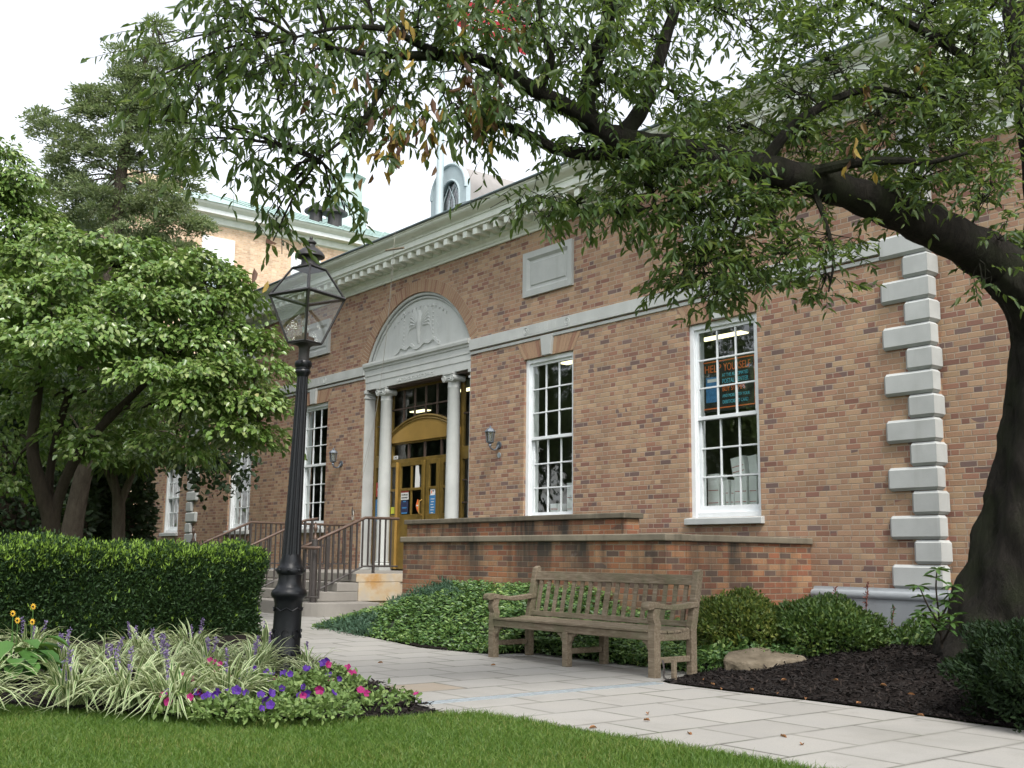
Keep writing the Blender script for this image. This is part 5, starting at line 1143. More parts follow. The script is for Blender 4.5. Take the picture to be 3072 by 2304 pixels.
def cherry_crown():
    tw = MB(); PS, AS, NS, LS = [], [], [], []
    for (x, y, rx, ry, d, sp, n, droop) in CR:
        n = max(3, int(n * (.66 if x < 980 else .86 if x < 1500 else 1.05) * (1.2 if y > 425 and x > 1000 else 1)))
        if 1500 <= x <= 1960 and 240 < y < 450 and not (x < 1600 and y > 320): d += .55
        if x > 1550: droop *= .45
        elif x > 1180: droop *= .7
        else: droop *= .85
        c = at(x, y, d); near = LW[np.argmin(np.linalg.norm(LW - c, axis=1))]
        mid = near * .5 + c * .5 + np.array([0, 0, .06]); bl = spline([near, mid, c], 6)
        tw.tube(bl - ORG, np.linspace(.011, .004, len(bl)), 5)
        for k in range(n):
            while True:
                a, b = rng.uniform(-1, 1, 2)
                if a * a + b * b < 1: break
            S = at(x + a * rx, y + b * ry, d + rng.normal() * sp * .6)
            src = bl[rng.integers(len(bl) // 3, len(bl))]
            if k % 2 == 0: 
                q = (S * .55 + src * .45) + rng.normal(size=3) * .03 + np.array([0, 0, .05]); tw.tube(np.array([src, q, S]) - ORG, [.005, .0035, .0025], 3, cap=False)
            dr = unit(rng.normal(size=3) * np.array([1, 1, .35]) + (S - src) * .8 + np.array([0, 0, -.55 * droop])); ln = rng.uniform(.14, .30); S = S + np.array([0, 0, .10 * droop])
            pts = [S + dr * ln * t + np.array([0, 0, -1]) * droop * .22 * ln * t * t for t in (0, .5, 1)]
            tw.tube(np.array(pts) - ORG, [.0028, .002, .001], 3, cap=False)
            m = rng.integers(7, 12); t = np.linspace(.05, 1, m); pos = S + dr * ln * t[:, None] + np.array([0, 0, -1]) * (droop * .22 * ln * t * t)[:, None]
            side = np.cross(dr, UP); side = unit(side) if np.linalg.norm(side) > .1 else np.array([1., 0, 0]); sg = np.where(np.arange(m) % 2 == 0, 1, -1)[:, None]
            ax = unit(dr * .55 + side * sg * .7 + np.array([0, 0, -.85 * droop - .1]) + rng.normal(size=(m, 3)) * .42)
            PS.append(pos); AS.append(ax); NS.append(unit(UP + rng.normal(size=(m, 3)) * .55)); LS.append(rng.uniform(.05, .105, m))
    P, A, N, L = np.concatenate(PS), np.concatenate(AS), np.concatenate(NS), np.concatenate(LS)
    tw.build('twig', M['bark'], CH)
    V, F = leaves_arrays(P - ORG, A, N, L, L * rng.uniform(.27, .38, len(L)), .22, (.33, .70), .14); np_mesh('crown', V, F, M['cherry_leaf'], CH)
    # bunches of yellow and brown leaves
    PS, AS = [], []
    for x, y, d, n in [(880, 55, 6.7, 14), (1020, 205, 6.9, 26), (1035, 245, 6.9, 18), (1070, 235, 7.0, 12), (855, 330, 6.5, 22), (860, 300, 6.5, 12), (920, 255, 6.7, 14), (690, 140, 6.4, 4), (800, 145, 6.6, 8), (1120, 75, 6.9, 5), (1865, 205, 8.2, 8), (1840, 320, 8.0, 8), (2000, 150, 8.3, 10), (925, 290, 6.8, 8), (820, 320, 6.5, 5), (585, 540, 6.3, 4), (1010, 90, 6.8, 5)]:
        c = at(x, y, d); PS.append(c + rng.normal(size=(n, 3)) * np.array([.05, .05, .09])); AS.append(unit(np.array([0, 0, -1]) + rng.normal(size=(n, 3)) * .35))
    P, A = np.concatenate(PS), np.concatenate(AS); L = rng.uniform(.08, .12, len(P))
    V, F = leaves_arrays(P - ORG, A, rand_unit(len(P)), L, L * .36, .35, (.33, .7), .15); np_mesh('turning_leaves', V, F, M['old_leaf'], CH)
cherry_crown()

# ---- generic lobed tree
def lobes_leaves(lobes, per, spray_r, L, asp, flat=.35, down=.35, org=np.zeros(3), shell=.45):
    PS, AS, NS = [], [], []; cs = []
    for (x, y, d, rx, rz, n) in lobes:
        c = at(x, y, d); cs.append(c)
        for k in range(n):
            u = rand_unit(1)[0] * (shell + (1 - shell) * rng.random() ** .5); p = c + (RGT * u[0] * rx + FWD * u[1] * rx * .9) * np.array([1, 1, 0]) + UP * u[2] * rz
            out = unit(np.array([u[0] * RGT[0] + u[1] * FWD[0], u[0] * RGT[1] + u[1] * FWD[1], .15]))
            nrm = unit(UP + out * .45 * rng.uniform(.4, 1.3) + rng.normal(size=3) * .15); e1 = unit(np.cross(nrm, rand_unit(1)[0])); e2 = np.cross(nrm, e1)
            m = per; r_ = np.sqrt(rng.random(m)) * spray_r * rng.uniform(.7, 1.2); th = rng.uniform(0, 6.283, m)
            q = p + (e1 * np.cos(th)[:, None] + e2 * np.sin(th)[:, None]) * r_[:, None] - UP * (r_ ** 2 * .55 / spray_r)[:, None] + rng.normal(size=(m, 3)) * .03
            PS.append(q); AS.append(unit((q - p) / (r_[:, None] + .05) * .7 + out * .5 - UP * down + rng.normal(size=(m, 3)) * .25)); NS.append(unit(nrm + rng.normal(size=(m, 3)) * flat))
    P, A, N = np.concatenate(PS), np.concatenate(AS), np.concatenate(NS); Ls = rng.uniform(.8, 1.2, len(P)) * L
    V, F = leaves_arrays(P - org, A, N, Ls, Ls * asp, .18, (.28, .66), .08); return V, F, np.array(cs)
def lobe_tree(name, label, base, trunk, lobes, per, spray_r, L, asp, mat, bark, group=None, rad=.1, **kw):
    org = at(*base) if len(base) == 3 else np.array(base); org = np.array([org[0], org[1], gh(org[0], org[1])])
    o = thing(name, label, 'tree', tuple(org), group)
    for i, t in enumerate(trunk):
        S = spline(t, 5); mb = MB(); mb.tube(np.array([at(a, b, c) for a, b, c, r_ in S]) - org, S[:, 3], 10); mb.build('trunk' if i == 0 else 'branch', bark, o, smooth=True)
    V, F, cs = lobes_leaves(lobes, per, spray_r, L, asp, org=org, **kw)
    tp = np.array([at(*p[:3]) for t in trunk for p in t[len(t) // 2:]])
    for c in cs:
        a = tp[np.argmin(np.linalg.norm(tp - c, axis=1))]; s = spline([a, a * .5 + c * .5 + UP * .1, c], 5); br = MB(); br.tube(s - org, np.linspace(rad * .4, rad * .1, len(s)), 5); br.build('limb', bark, o)
    np_mesh('crown', V, F, mat, o); return o

lobe_tree('dogwood_tree', 'broad layered dogwood with light green leaves left of the lamp post', (110, 1180, 14.8),
          [[(112, 1240, 14.8, .15), (110, 1130, 14.8, .12), (90, 1060, 14.7, .10), (70, 960, 14.6, .08), (90, 800, 14.5, .05), (110, 650, 14.4, .03)], [(112, 1150, 14.8, .10), (125, 1080, 14.8, .08), (170, 980, 14.6, .07), (260, 880, 14.4, .05), (370, 780, 14.3, .03), (470, 700, 14.4, .015)], [(110, 1140, 14.8, .08), (108, 1020, 15, .06), (150, 850, 15, .05), (240, 680, 15, .03), (250, 580, 15, .015)],
           [(260, 880, 14.4, .04), (400, 870, 14.2, .03), (540, 870, 14.2, .012)]],
          [(60, 555, 14.4, .75, .16, 16), (150, 520, 14.8, .6, .14, 12), (255, 530, 14.8, .6, .16, 14), (330, 570, 14.6, .5, .14, 10), (60, 640, 13.8, .9, .2, 19), (190, 610, 14.2, .8, .18, 17), (300, 640, 14.2, .7, .16, 15), (420, 565, 14.9, .42, .18, 9), (480, 590, 14.9, .42, .15, 8), (400, 645, 14.6, .55, .15, 11), (510, 640, 14.8, .4, .13, 7),
           (110, 725, 13.4, .95, .18, 19), (250, 715, 13.8, .8, .18, 17), (370, 725, 14.2, .7, .16, 15), (475, 700, 14.6, .5, .14, 9), (545, 725, 14.6, .36, .13, 6), (30, 790, 15.2, .8, .2, 11), (190, 810, 15.0, .85, .18, 14), (330, 795, 13.8, .8, .17, 16), (460, 775, 14.2, .65, .15, 13), (560, 790, 14.3, .42, .13, 7),
           (100, 880, 15.6, .9, .2, 12), (280, 870, 15.2, .8, .18, 12), (420, 855, 14, .7, .15, 14), (530, 850, 14.2, .5, .13, 9), (590, 860, 14.2, .25, .12, 4), (480, 925, 14.2, .6, .12, 11), (560, 925, 14.2, .4, .11, 6), (380, 945, 14.4, .5, .10, 6), (20, 950, 15.6, .7, .25, 10), (20, 1030, 15.2, .4, .2, 5), (-80, 700, 14, .9, .8, 21), (200, 940, 14.5, .8, .15, 9)],
          70, .30, .09, .62, M['dogwood_leaf'], M['bark_dark'], rad=.07, shell=.2, flat=.38)
# conifer with a long leaning trunk
lobe_tree('cedar_tree', 'tall ragged cedar with a leaning grey trunk behind the dogwood', (150, 1180, 20),
          [[(146, 1230, 20, .23), (155, 1150, 20, .20), (172, 1060, 20, .17), (195, 950, 20, .16), (235, 640, 20, .14), (262, 380, 20, .10), (290, 220, 20, .06), (335, 60, 20, .015)]],
          [(337, 75, 20, .16, .42, 8), (318, 135, 20, .32, .42, 16), (258, 130, 20, .2, .42, 10), (285, 190, 20, .42, .4, 20), (205, 215, 20, .35, .28, 14), (255, 250, 20, .5, .35, 22), (345, 215, 20, .45, .45, 24), (85, 250, 20, .16, .16, 4), (115, 270, 20, .3, .22, 10), (155, 305, 20, .45, .28, 16), (235, 320, 20, .6, .4, 26), (330, 310, 20, .6, .45, 26), (120, 345, 20, .3, .2, 7),
           (150, 395, 20.5, .5, .3, 17), (220, 420, 20, .7, .4, 26), (330, 420, 20, .65, .4, 26), (405, 465, 20, .38, .28, 14), (290, 500, 20, .7, .4, 26), (380, 540, 20, .45, .35, 16), (300, 590, 20.5, .6, .3, 16), (410, 590, 20.5, .3, .3, 8), (100, 430, 20, .5, .35, 14), (370, 130, 20, .2, .25, 7), (390, 300, 20.3, .4, .4, 14), (400, 380, 20.3, .4, .35, 14), (190, 480, 20.3, .6, .35, 18), (440, 490, 20.2, .25, .2, 7), (230, 560, 20.4, .6, .35, 16), (370, 630, 20.5, .5, .25, 12), (180, 230, 20, .2, .18, 6)],
          130, .24, .075, .34, M['conifer_leaf'], M['bark_grey'], rad=.06, flat=1.0, down=-.35, shell=.1)
lobe_tree('edge_tree', 'leafy tree with drooping sprays at the left edge under the cedar', (-120, 1150, 17), [[(-125, 1200, 17, .2), (-120, 900, 17, .15), (-100, 600, 17, .1), (-60, 430, 17, .05)]],
          [(8, 325, 17, .28, .16, 8), (45, 375, 17, .3, .22, 13), (0, 425, 17, .55, .3, 26), (70, 440, 17.4, .3, .25, 12), (20, 490, 17, .7, .3, 30), (-80, 380, 17, .7, .5, 30), (110, 490, 17.5, .35, .2, 12), (-60, 560, 17, .8, .5, 34)],
          50, .30, .10, .45, M['dogwood_leaf'], M['bark_dark'])
lobe_tree('forked_tree', 'small tree with a smooth grey forked trunk standing behind the hedge', (255, 1160, 17.5),
          [[(257, 1230, 17.5, .115), (256, 1140, 17.5, .105), (256, 1085, 17.5, .10), (247, 1040, 17.5, .06), (240, 980, 17.5, .045), (200, 940, 17.4, .02)], [(258, 1090, 17.5, .075), (275, 1050, 17.5, .06), (300, 985, 17.4, .045), (330, 930, 17.3, .02)], [(247, 1060, 17.5, .05), (225, 1010, 17.6, .04), (195, 965, 17.6, .02)]],
          [(230, 955, 17.2, .55, .22, 26), (320, 960, 17.0, .5, .2, 22), (160, 960, 17.3, .4, .16, 16), (280, 920, 17.5, .8, .3, 30), (410, 970, 16.8, .4, .12, 12), (270, 985, 17, .35, .10, 9), (200, 800, 18.5, 1.5, .8, 50), (380, 840, 18.5, 1.2, .6, 46), (330, 720, 19, 1.4, .9, 46), (80, 820, 18, 1.4, .9, 40), (480, 800, 18, .7, .5, 24)],  # the large rear lobes are added to shade the left wing
          34, .24, .115, .36, M['cherry_leaf'], M['bark_grey'], down=.8, rad=.05)
# dark mass of shrubs far behind
def dark_shrub(loc, r_, h, label, group='dark shrubs beyond the hedge'):
    o = thing('dark_shrub', label, 'shrub', loc, group); mb = MB()
    mb.lathe([(r_ * .75 * math.sin(t) + .02, h * .92 * (1 - math.cos(t)) / 2) for t in np.linspace(0, math.pi, 9)], 14); mb.build('stem', M['bark_dark'], o, smooth=True)
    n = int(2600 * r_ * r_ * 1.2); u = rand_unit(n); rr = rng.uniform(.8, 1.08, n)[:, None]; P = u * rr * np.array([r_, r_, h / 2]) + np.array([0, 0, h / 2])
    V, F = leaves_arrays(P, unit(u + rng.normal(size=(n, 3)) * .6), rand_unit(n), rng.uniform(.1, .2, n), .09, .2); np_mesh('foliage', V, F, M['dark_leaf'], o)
for i, (x, d, r_, h, lb) in enumerate([(-40, 22, 2.0, 3.8, 'dark evergreen shrub far left beyond the hedge'), (60, 24, 1.8, 4.2, 'dark evergreen shrub behind the dogwood trunks'), (175, 25, 1.5, 3.6, 'dark evergreen shrub between the two pale trunks')]):
    p = at(x, 1150, d); dark_shrub((p[0], p[1], 0), r_, h, lb)

# ---- clipped yew hedge
def hedge():
    x0, x1, y0, y1, h = 3.95, 5.25, -10.2, -5.35, 1.085
    o = thing('clipped_hedge', 'long dark green clipped yew hedge left of the lamp post', 'hedge', (4.6, -8, 0)); org = np.array([4.6, -8, 0])
    mb = MB(); mb.box(x0 + .16, x1 - .16, y0 + .16, y1 - .16, 0, h - .16); mb.build('dark_core', M['dark_soilgreen'], o, loc=tuple(-org))
    def bumps(P): return .035 * np.sin(P[:, 1] * 5.1 + P[:, 2] * 3) + .03 * np.sin(P[:, 1] * 2.3 - P[:, 2] * 6 + 1) + .025 * np.sin(P[:, 0] * 7 + P[:, 1] * 9)
    def face(n, kind):
        a, b = rng.random(n), rng.random(n)
        if kind == 'f': P = np.stack([np.full(n, x1), y0 + (y1 - y0) * a, h * b], 1); N = np.tile([1., 0, 0], (n, 1))
        elif kind == 't': P = np.stack([x0 + (x1 - x0) * a, y0 + (y1 - y0) * b, np.full(n, h)], 1); N = np.tile([0., 0, 1], (n, 1))
        elif kind == 'e': P = np.stack([x0 + (x1 - x0) * a, np.full(n, y1), h * b], 1); N = np.tile([0, 1., 0], (n, 1))
        else: P = np.stack([np.full(n, x0), y0 + (y1 - y0) * a, h * b], 1); N = np.tile([-1., 0, 0], (n, 1))
        # round the edges
        r_ = .22; c = np.stack([np.clip(P[:, 0], x0 + r_, x1 - r_), np.clip(P[:, 1], y0 + r_, y1 - r_), np.minimum(P[:, 2], h - r_)], 1); d = P - c; dn = np.linalg.norm(d, axis=1, keepdims=True)
        N = unit(d + N * 1e-3); P = c + N * np.minimum(dn, r_)
        P = P + N * (bumps(P)[:, None] + rng.normal(size=(n, 1)) * .03 - .03); return P, N
    PS, NS = [], []
    for k, n in (('f', 56000), ('t', 16000), ('e', 9000), ('b', 3000)): P, N = face(n, k); PS.append(P); NS.append(N)
    P, N = np.concatenate(PS), np.concatenate(NS); n = len(P)
    A = unit(N * .6 + UP * .55 + rng.normal(size=(n, 3)) * .55); L = rng.uniform(.028, .052, n)
    V, F = leaves_arrays(P - org, A, unit(N + rng.normal(size=(n, 3)) * .6), L, L * .36, .2); np_mesh('foliage', V, F, M['hedge_leaf'], o)
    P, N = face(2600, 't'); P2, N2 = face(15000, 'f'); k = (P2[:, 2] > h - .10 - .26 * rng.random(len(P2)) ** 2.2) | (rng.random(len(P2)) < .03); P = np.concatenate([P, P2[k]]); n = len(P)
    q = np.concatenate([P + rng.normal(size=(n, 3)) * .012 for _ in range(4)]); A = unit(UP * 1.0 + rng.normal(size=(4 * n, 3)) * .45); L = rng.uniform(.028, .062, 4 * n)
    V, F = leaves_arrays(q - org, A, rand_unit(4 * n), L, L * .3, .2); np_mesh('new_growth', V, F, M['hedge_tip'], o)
hedge()

# ---- ground cover beside the garden wall (uncountable)
def cover_h(x, y):
    t = smooth(3.9, 5.6, x) * (1 - .45 * smooth(7.8, 8.6, x)) ; edge = smooth(-4.2, -3.5, y) if x < 8 else smooth(-3.95, -3.45, y)
    return (.12 + .46 * t * (.45 + .55 * smooth(-3.9, -2.7, y))) * edge * (1 - .5 * smooth(8.9, 9.6, x)) + .02
def ground_cover():
    n = 5200; x = rng.uniform(4.1, 10.9, n); y = rng.uniform(-4.15, -2.55, n)
    k = ((y > -4.1 + .35 * np.clip(4.6 - x, 0, 1)) | (x < 8)) & ((x < 8.0) | (y > -3.72) & (x < 10.5) | (y > -3.2)) & ((x < 8.9) | (y < -2.3)) & (y > -4.2 + .10 * np.abs(np.sin(x * 3))); x, y = x[k], y[k]; n = len(x)
    h = np.array([cover_h(a, b) + gh(a, b) for a, b in zip(x, y)]) * rng.uniform(.82, 1.12, n)
    jun = (x < 6.0) & (np.sin(x * 4.1) + np.sin(y * 5.3 + x) > .15)
    m = 9; th = np.arange(m) * 2.4; PS, AS, NS, LS = [], [], [], []
    xs, ys, hs = x[~jun], y[~jun], h[~jun]; c = np.stack([xs, ys, hs], 1); tilt = unit(np.stack([rng.normal(size=len(xs)) * .3 + .25, rng.normal(size=len(xs)) * .3 - .35, np.ones(len(xs))], 1))
    for j in range(m):
        a = th[j] + rng.uniform(0, 6.28, len(xs)); e = np.stack([np.cos(a), np.sin(a), rng.uniform(-.15, .5, len(xs))], 1); PS.append(c + rng.normal(size=c.shape) * .012); AS.append(unit(e)); NS.append(unit(tilt * 1.0 + rng.normal(size=c.shape) * .3)); LS.append(rng.uniform(.04, .065, len(xs)))
    # lower leaves fill the mound
    for j in range(7):
        q = c.copy(); q[:, 2] *= rng.uniform(.15, .9, len(xs)); q[:, :2] += rng.normal(size=(len(xs), 2)) * .05; PS.append(q); AS.append(unit(rng.normal(size=c.shape) + np.array([.5, -.8, .1]))); NS.append(unit(rng.normal(size=c.shape) * .6 + UP)); LS.append(rng.uniform(.04, .065, len(xs)))
    P, A, N, L = map(np.concatenate, (PS, AS, NS, LS))
    V, F = leaves_arrays(P, A, N, L, L * .40, .15, (.4, .75)); o = np_mesh('ground_cover', V, F, M['cover_leaf']); tag(o, 'mounded green pachysandra ground cover between the bench and the brick wall', 'ground cover', kind='stuff')
    mb = MB(); nx, ny = 60, 14; xs_ = np.linspace(3.95, 10.5, nx); ys_ = np.linspace(-4.05, -2.56, ny)
    vs = [(a, max(b, -3.66) if a > 7.9 else b, cover_h(a, max(b, -3.66) if a > 7.9 else b) * .72 + gh(a, b)) for a in xs_ for b in ys_]; mb.add(vs, [(i * ny + j, (i + 1) * ny + j, (i + 1) * ny + j + 1, i * ny + j + 1) for i in range(nx - 1) for j in range(ny - 1)])
    tag(mb.build('ground_cover_base', M['dark_soilgreen'], None, smooth=True), 'dark sheet under the ground cover, coloured as shaded stems', 'ground cover', kind='stuff')
    c = np.stack([x[jun], y[jun], h[jun]], 1); r_ = 16; P = np.repeat(c, r_, 0) + rng.normal(size=(len(c) * r_, 3)) * np.array([.06, .06, .03]); A = unit(rng.normal(size=P.shape) * .8 + np.array([.3, -.4, .7])); L = rng.uniform(.05, .10, len(P))
    V, F = leaves_arrays(P, A, rand_unit(len(P)), L, L * .14, .1); tag(np_mesh('creeping_juniper', V, F, M['juniper']), 'blue green juniper sprays mixed into the ground cover near the steps', 'ground cover', kind='stuff')
ground_cover()

M['yew_dark'] = leaf_mat('deep_yew_leaf', [(0, (.005, .013, .005)), (.6, (.011, .026, .009)), (.95, (.022, .045, .013)), (1, (.06, .10, .02))], .65, .12, spec=.2)
M['box_yellow'] = leaf_mat('yellowing_shrub_leaf', [(0, (.04, .075, .016)), (.5, (.10, .15, .03)), (.85, (.19, .21, .04)), (1, (.28, .22, .05))], .5, .25)
# ---- rounded shrubs
def round_shrub(c, r_, h, label, mat, L, n, name='round_shrub', group=None, asp=.5, lump=.12, parent_cat='shrub'):
    o = thing(name, label, parent_cat, c, group); u = rand_unit(n); u[:, 2] = np.abs(u[:, 2]) * np.where(rng.random(n) < .8, 1, -.5); u = unit(u)
    k = 1 + lump * np.sin(u[:, 0] * 5 + 1) * np.sin(u[:, 1] * 6) + lump * .6 * np.sin(u[:, 2] * 9 + u[:, 0] * 7); rr = (1 - rng.random(n) ** 2 * .32) * k * rng.uniform(.95, 1.08, n)
    P = u * rr[:, None] * np.array([r_, r_, h * .58]) + np.array([0, 0, h * .42]); P[:, 2] = np.maximum(P[:, 2], .02)
    V, F = leaves_arrays(P, unit(u * .7 + UP * .4 + rng.normal(size=(n, 3)) * .6), unit(u + rng.normal(size=(n, 3)) * .6), rng.uniform(.75, 1.25, n) * L, L * asp, .2); np_mesh('foliage', V, F, mat, o)
    mb = MB()
    for q in range(14):
        a = q * 2.4; e = np.array([math.cos(a), math.sin(a), 0]) * r_ * (.35 + .4 * (q % 3) / 2); mb.tube(spline([(0, 0, -.05), e * .4 + UP * h * .35, e + UP * h * (.62 + .1 * (q % 2))], 4), np.linspace(.014, .004, 9), 5)
    mb.build('stem', M['bark_dark'], o); mb = MB(); mb.lathe([(max(.01, r_ * .66 * math.sin(t)), h * .44 - h * .40 * math.cos(t)) for t in np.linspace(.1, math.pi, 8)], 12); mb.build('dark_core', M['dark_soilgreen'], o, smooth=True)
    return o
round_shrub((10.20, -2.90, .03), .44, .63, 'rounded yellow green shrub right of the bench against the brick wall', M['box_yellow'], .042, 11000)
round_shrub((10.84, -2.46, .05), .49, .58, 'rounded green shrub behind the boulder, right of the yellow green one', M['box_leaf'], .042, 12000)
p = atz(2190, 1560, .05); round_shrub((13.80, -3.95, .0), .70, .62, 'large dark yew bush in the lower right corner before the cherry trunk', M['yew_dark'], .042, 32000, 'yew_bush', asp=.36, lump=.16)
# leafy patch at the plinth
def patch(cx, cy, rx, ry, z, h, n, label):
    a = rng.uniform(0, 6.28, n); q = np.sqrt(rng.random(n)); P = np.stack([cx + rx * q * np.cos(a), cy + ry * q * np.sin(a), z + h * rng.random(n) * (1 - q ** 3)], 1)
    V, F = leaves_arrays(P, unit(rng.normal(size=(n, 3)) + UP * .3), unit(UP + rng.normal(size=(n, 3)) * .5), rng.uniform(.05, .09, n), .03, .15); tag(np_mesh('low_plants', V, F, M['cover_leaf']), label, 'ground cover', kind='stuff')
patch(11.5, -1.15, .95, .55, .18, .32, 3600, 'low green plants along the stone plinth')
patch(10.35, -3.15, .42, .42, .04, .26, 1500, 'dark low plants at the foot of the yellow green shrub')
# rhododendron shoot beside the trunk
def rhodo():
    b = at(2030, 1400, 8.75); o = thing('rhododendron', 'leafy rhododendron shoots against the stone plinth beside the cherry trunk', 'plant', (b[0], b[1], .2)); org = np.array([b[0], b[1], .2]); mb = MB(); PS, AS, NS = [], [], []
    for pts in ([(2035, 1400, 8.75), (2028, 1330, 8.75), (2022, 1270, 8.75), (2024, 1230, 8.75)], [(2030, 1350, 8.75), (2005, 1310, 8.7), (1985, 1265, 8.7)], [(2032, 1370, 8.75), (2010, 1345, 8.6), (1992, 1325, 8.6)], [(2030, 1340, 8.75), (2050, 1300, 8.7), (2058, 1265, 8.7)], [(2034, 1390, 8.75), (2050, 1360, 8.6), (2058, 1330, 8.6)]):
        s = spline([at(*p) for p in pts], 6); mb.tube(s - org, np.linspace(.010, .005, len(s)), 5)
        for tip, nn in ((s[-1], 8), (s[-4], 6), (s[len(s) // 2], 4)):
            th = np.arange(nn) * 2.4 + rng.random() * 6; a = np.stack([np.cos(th), np.sin(th), rng.uniform(-.45, .35, nn)], 1); PS.append(np.repeat(tip[None], nn, 0)); AS.append(a); NS.append(unit(UP + rng.normal(size=(nn, 3)) * .25))
    P, A, N = map(np.concatenate, (PS, AS, NS)); mb.build('stem', M['bark_dark'], o); V, F = leaves_arrays(P - org, A, N, rng.uniform(.09, .13, len(P)), .036, .2, (.4, .75), .12); np_mesh('foliage', V, F, M['rhodo_leaf'], o)
rhodo()
def weed(px, py, ztop, label, mat):
    b = aty(px, py, -.25); o = thing('tall_weed', label, 'weed', (b[0], b[1], .15)); mb = MB(); n = 60
    s = spline([(0, 0, 0), (.02, 0, ztop * .5), (.05, .01, ztop)], 6); mb.tube(s, .006, 5); mb.build('stem', M['redstem'], o)
    t = rng.uniform(.2, 1, n); P = np.stack([.05 * t ** 2, 0 * t, ztop * t], 1); V, F = leaves_arrays(P, unit(rng.normal(size=(n, 3)) + UP * .5), rand_unit(n), .045, .014, .2); np_mesh('foliage', V, F, mat, o)
M['redstem'] = simple('red_brown_stem', (.16, .06, .045), .8)
weed(1870, 1380, .62, 'tall red brown weed standing against the middle of the plinth', M['redstem']); weed(1800, 1380, .55, 'thin red weed at the left of the plinth', M['redstem']); weed(1925, 1385, .36, 'short green weed at the plinth right of the red one', M['rhodo_leaf'])

# ---- flower bed by the lamp
def liriope(loc, r_, nb, spikes, label, group='variegated liriope clumps', scale=1.0):
    o = thing('liriope_clump', label, 'plant', loc, group)
    V, F, I = [], [], []; k = 0; S = 6
    for j in range(nb):
        a = rng.uniform(0, 6.283); L = rng.uniform(.36, .60) * scale; w_ = rng.uniform(.007, .0125); lean = rng.uniform(.42, 1.2); e = np.array([math.cos(a), math.sin(a), 0]); sd = np.array([-math.sin(a), math.cos(a), 0]); st = e * rng.uniform(0, .09) + rng.normal(size=3) * np.array([.03, .03, 0])
        t = np.linspace(0, 1, S); rad = L * (lean * .35 * t + lean * .55 * t ** 2); z = L * (t * (1.0 - .18 * lean) - (.25 + .75 * lean) * .8 * t ** 3 * lean); z = np.maximum(z, .01)
        ww = w_ * np.array([.7, 1, 1, .95, .7, .08])
        for i in range(S):
            c = st + e * rad[i] + UP * z[i]
            for q in (-1, -.42, .42, 1): V.append(c + sd * q * ww[i] + UP * (abs(q) - .5) * ww[i] * .5)
        for i in range(S - 1):
            for q in range(3): F.append((k + 4 * i + q, k + 4 * i + q + 1, k + 4 * i + 5 + q, k + 4 * i + 4 + q)); I.append(1 if q == 1 else 0)
        k += 4 * S
    np_mesh('foliage', np.array(V), np.array(F), [M['blade_cream'], M['blade_green']], o, idx=np.array(I))
    for j in range(spikes):
        a = rng.uniform(0, 6.283); e = np.array([math.cos(a), math.sin(a), 0]) * rng.uniform(.02, .16); h = rng.uniform(.30, .44) * scale; n = 70; t = rng.random(n); ax = e * .9 + UP * h
        P = e * .3 + (ax - e * .3) * (.55 + .45 * t)[:, None] + rng.normal(size=(n, 3)) * .006; V_, F_ = leaves_arrays(P, unit(rand_unit(n) + UP * .3), rand_unit(n), .016, .011, .2); sp = np_mesh('flower_spike', V_, F_, M['lilac'], o)
    return o
LC = [((150, 1525), 85, 5, 'front left liriope clump with arching white edged leaves'), ((270, 1530), 80, 3, 'liriope clump at the front of the bed, second from the left'), ((375, 1535), 90, 2, 'liriope clump at the lawn edge left of the magenta petunias'), ((130, 1465), 80, 7, 'liriope clump with lilac spikes beside the hosta'), ((240, 1470), 80, 8, 'liriope clump in the middle of the bed, heavy with lilac spikes'),
      ((350, 1470), 80, 7, 'liriope clump in the middle of the bed, before the hedge centre'), ((450, 1475), 85, 6, 'liriope clump left of the lamp post clump'), ((545, 1475), 95, 4, 'tall liriope clump touching the lamp post on its left'), ((575, 1430), 70, 3, 'yellowish upright liriope clump behind the lamp post'), ((410, 1425), 70, 4, 'rear liriope clump near the hedge base'), ((60, 1420), 80, 5, 'rear left liriope clump above the hosta'),
      ((655, 1455), 40, 2, 'thin liriope clump right of the lamp post'), ((490, 1525), 60, 1, 'liriope clump just behind the magenta petunias'), ((-70, 1450), 70, 3, 'liriope clump farthest left beyond the hosta'), ((-60, 1530), 70, 2, 'liriope clump at the front left corner beyond the hosta'), ((300, 1425), 70, 5, 'rear liriope clump under the middle of the hedge')]
for (x, y), nb, sp, lb in LC:
    p = atz(x, y, .05); liriope((p[0], p[1], .05), .2, int(nb * 1.6), (sp + 1) // 2, lb, scale=.86 if x != 655 else .6)
def petals(c, nrm, r_, mb):
    e1 = unit(np.cross(nrm, [0.3, .2, 1])); e2 = np.cross(nrm, e1); n = 20; vs = [c - nrm * r_ * .5]
    for j in range(n): a = 2 * math.pi * j / n; rr = r_ * (1 + .10 * math.cos(5 * a)); vs.append(c + (e1 * math.cos(a) + e2 * math.sin(a)) * rr + nrm * r_ * .12 * math.cos(5 * a))
    mb.add(vs, [(0, 1 + j, 1 + (j + 1) % n) for j in range(n)])
